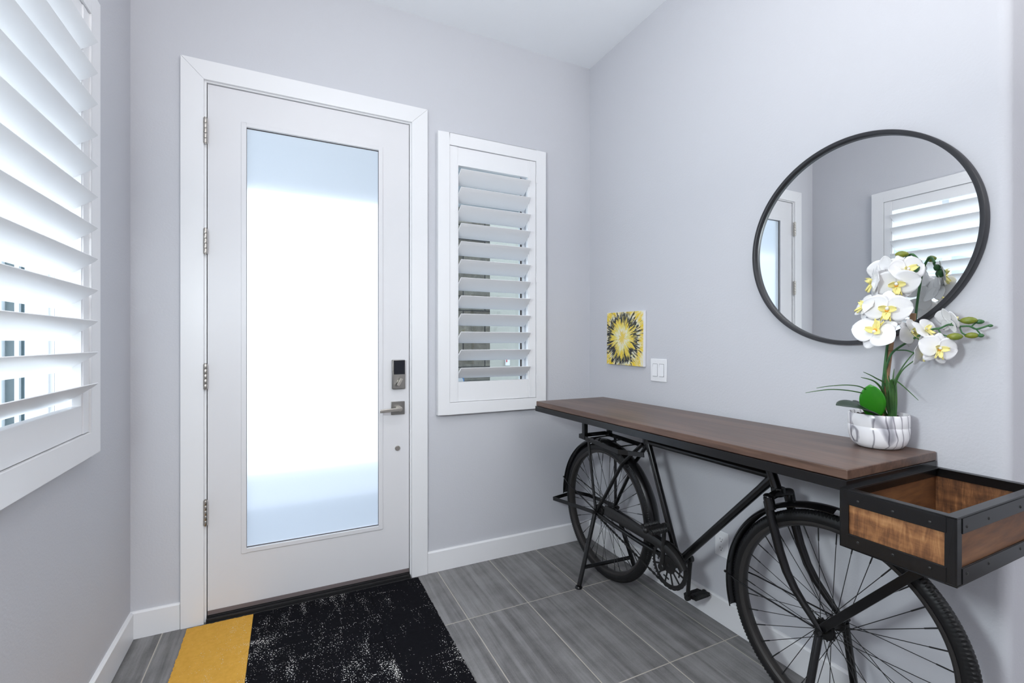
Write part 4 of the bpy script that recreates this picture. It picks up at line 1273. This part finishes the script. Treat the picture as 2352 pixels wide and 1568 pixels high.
leaf((1.660, 0.815, 1.040), (1.600, 0.845, 1.085), 0.050, (-0.1, -0.3, 0.9), M['leaf_dark'], 0.2)
def blade(pts, w):
    P = [p_(q) for q in smooth_path(pts, 6)]
    m = Mb()
    vs = []
    for i, p in enumerate(P):
        t = (P[min(i + 1, len(P) - 1)] - P[max(i - 1, 0)]).normalized()
        s_ = t.cross(CAM).normalized()
        f = i / (len(P) - 1)
        ww = 0.8 * w * (1 - f ** 2.2) + 0.0006
        fo = CAM * (-0.35 * ww)
        vs += [p - s_ * ww, p - fo * 0.6, p + s_ * ww, p + fo * 0.2]
    m.add(vs, [(i * 4 + j, i * 4 + (j + 1) % 4, (i + 1) * 4 + (j + 1) % 4, (i + 1) * 4 + j) for i in range(len(P) - 1) for j in range(4)] + [(0, 1, 2, 3)])
    obj('grass_blade', m, M['blade'], orchid, smooth=60)
for pts, w in (
    ([(1.694, 0.791, 1.036), (1.657, 0.798, 1.089), (1.592, 0.807, 1.131), (1.528, 0.816, 1.143), (1.454, 0.829, 1.142), (1.408, 0.840, 1.137)], 0.0017),
    ([(1.689, 0.794, 1.040), (1.645, 0.804, 1.099), (1.568, 0.819, 1.121), (1.476, 0.830, 1.131), (1.414, 0.838, 1.129), (1.369, 0.848, 1.124)], 0.0017),
    ([(1.688, 0.784, 1.036), (1.658, 0.786, 1.113), (1.622, 0.792, 1.151), (1.572, 0.806, 1.166)], 0.0038),
    ([(1.689, 0.782, 1.036), (1.677, 0.788, 1.133), (1.634, 0.798, 1.163), (1.601, 0.814, 1.181)], 0.0026),
    ([(1.694, 0.780, 1.036), (1.685, 0.773, 1.134), (1.689, 0.760, 1.181), (1.700, 0.732, 1.235), (1.698, 0.700, 1.266)], 0.0022),
    ([(1.698, 0.778, 1.036), (1.690, 0.771, 1.134), (1.685, 0.751, 1.186), (1.700, 0.721, 1.223), (1.692, 0.692, 1.248)], 0.0022),
    ([(1.695, 0.779, 1.036), (1.685, 0.773, 1.120), (1.668, 0.770, 1.157), (1.680, 0.753, 1.146), (1.706, 0.719, 1.098)], 0.0030),
    ([(1.692, 0.781, 1.036), (1.676, 0.779, 1.127), (1.666, 0.785, 1.166)], 0.0040),
    ([(1.696, 0.779, 1.036), (1.682, 0.776, 1.120), (1.671, 0.780, 1.170)], 0.0042),
    ([(1.702, 0.782, 1.036), (1.703, 0.783, 1.145), (1.706, 0.781, 1.190)], 0.0024),
    ([(1.700, 0.776, 1.036), (1.694, 0.770, 1.09), (1.689, 0.768, 1.150)], 0.0036),
    ([(1.690, 0.788, 1.036), (1.678, 0.786, 1.10), (1.662, 0.783, 1.190), (1.660, 0.781, 1.230)], 0.0026)):
    blade(pts, w)

# ------------------------------------------------------------------ outdoors: porch, stone pillar, facing walls
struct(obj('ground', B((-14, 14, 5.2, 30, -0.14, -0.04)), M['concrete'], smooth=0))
struct(obj('floor_porch', B((-14, 14, 2.66, 5.2, -0.14, -0.04)), M['slab_shaded'], smooth=0))  # strip of ground split off to carry the shade colour
struct(obj('ceiling_porch', B((-8.0, 2.75, 2.66, 4.25, 2.83, 3.2)), M['porch_white'], smooth=0))  # extended far left, out of view, to keep sun off the porch floor
struct(obj('beam', B((-8.0, 2.75, 4.02, 4.25, 2.50, 2.829)), M['beam_grey'], smooth=0))
struct(obj('pillar', B((1.22, 1.706, 4.0, 4.45, -0.04, 2.499)), M['stone'], smooth=0))
struct(obj('wall_porch', B((2.6, 2.75, 2.66, 4.0, -0.04, 2.829), (1.25, 5.5, 5.6, 5.75, -0.04, 3.4)), M['stucco'], smooth=0))
nb = tag(empty('neighbour_house', loc=(-2.2, 6.0, -0.04)), 'pale house front with dark glazing seen through the left window', 'house')
obj('house_wall', B((-3.4, -0.225, 0.0, 0.2, 0, 2.9), (0.32, 0.9, 0.0, 0.2, 0, 2.9), (-0.225, 0.32, 0.0, 0.2, 2.15, 2.9), (-0.225, 0.32, 0.0, 0.2, 0, 0.2)), M['white_paint_ext'], nb, smooth=0)
obj('house_window', B((-0.225, 0.32, 0.06, 0.10, 0.2, 2.15)), M['ext_glass_dark'], nb, smooth=0)
obj('window_post', B((-0.145, -0.112, 0.02, 0.06, 0.2, 2.15)), M['white_paint_ext'], nb, smooth=0)
ub = tag(empty('meter_box', loc=(2.632, 5.6, 0.955)), 'small white box with a red mark on the porch wall seen through the narrow shutter', 'meter box')
obj('box_body', B((-0.028, 0.034, -0.030, -0.0005, 0.0, 0.13)), M['vinyl'], ub, bevel=0.006, smooth=40)
obj('red_mark', B((-0.024, -0.006, -0.0315, -0.0305, 0.045, 0.10)), M['red'], ub, smooth=0)
sg = tag(empty('yard_sign', loc=(1.225, 3.60, -0.04)), 'pale yard sign with a blue rim beside the stone pillar outside', 'sign')
def rounded(w, h, r_, z0, y):
    out = []
    for cx__, cz__, a0 in ((w - r_, h - r_, 0), (-w + r_, h - r_, 90), (-w + r_, r_, 180), (w - r_, r_, 270)):
        for i in range(7):
            a = radians(a0 + 15 * i)
            out.append((cx__ + r_ * cos(a), y, z0 + cz__ + r_ * sin(a)))
    return out
obj('sign_panel', Mb().prism(rounded(0.080, 0.26, 0.025, 0.765, 0.0), (0, 0.006, 0)), M['blue'], sg, smooth=0)
obj('sign_face', Mb().prism(rounded(0.071, 0.242, 0.020, 0.774, -0.0015), (0, 0.001, 0)), M['vinyl'], sg, smooth=0)
obj('sign_stake', B((-0.012, 0.012, 0.006, 0.016, 0.0, 0.95)), M['vinyl'], sg, smooth=0)
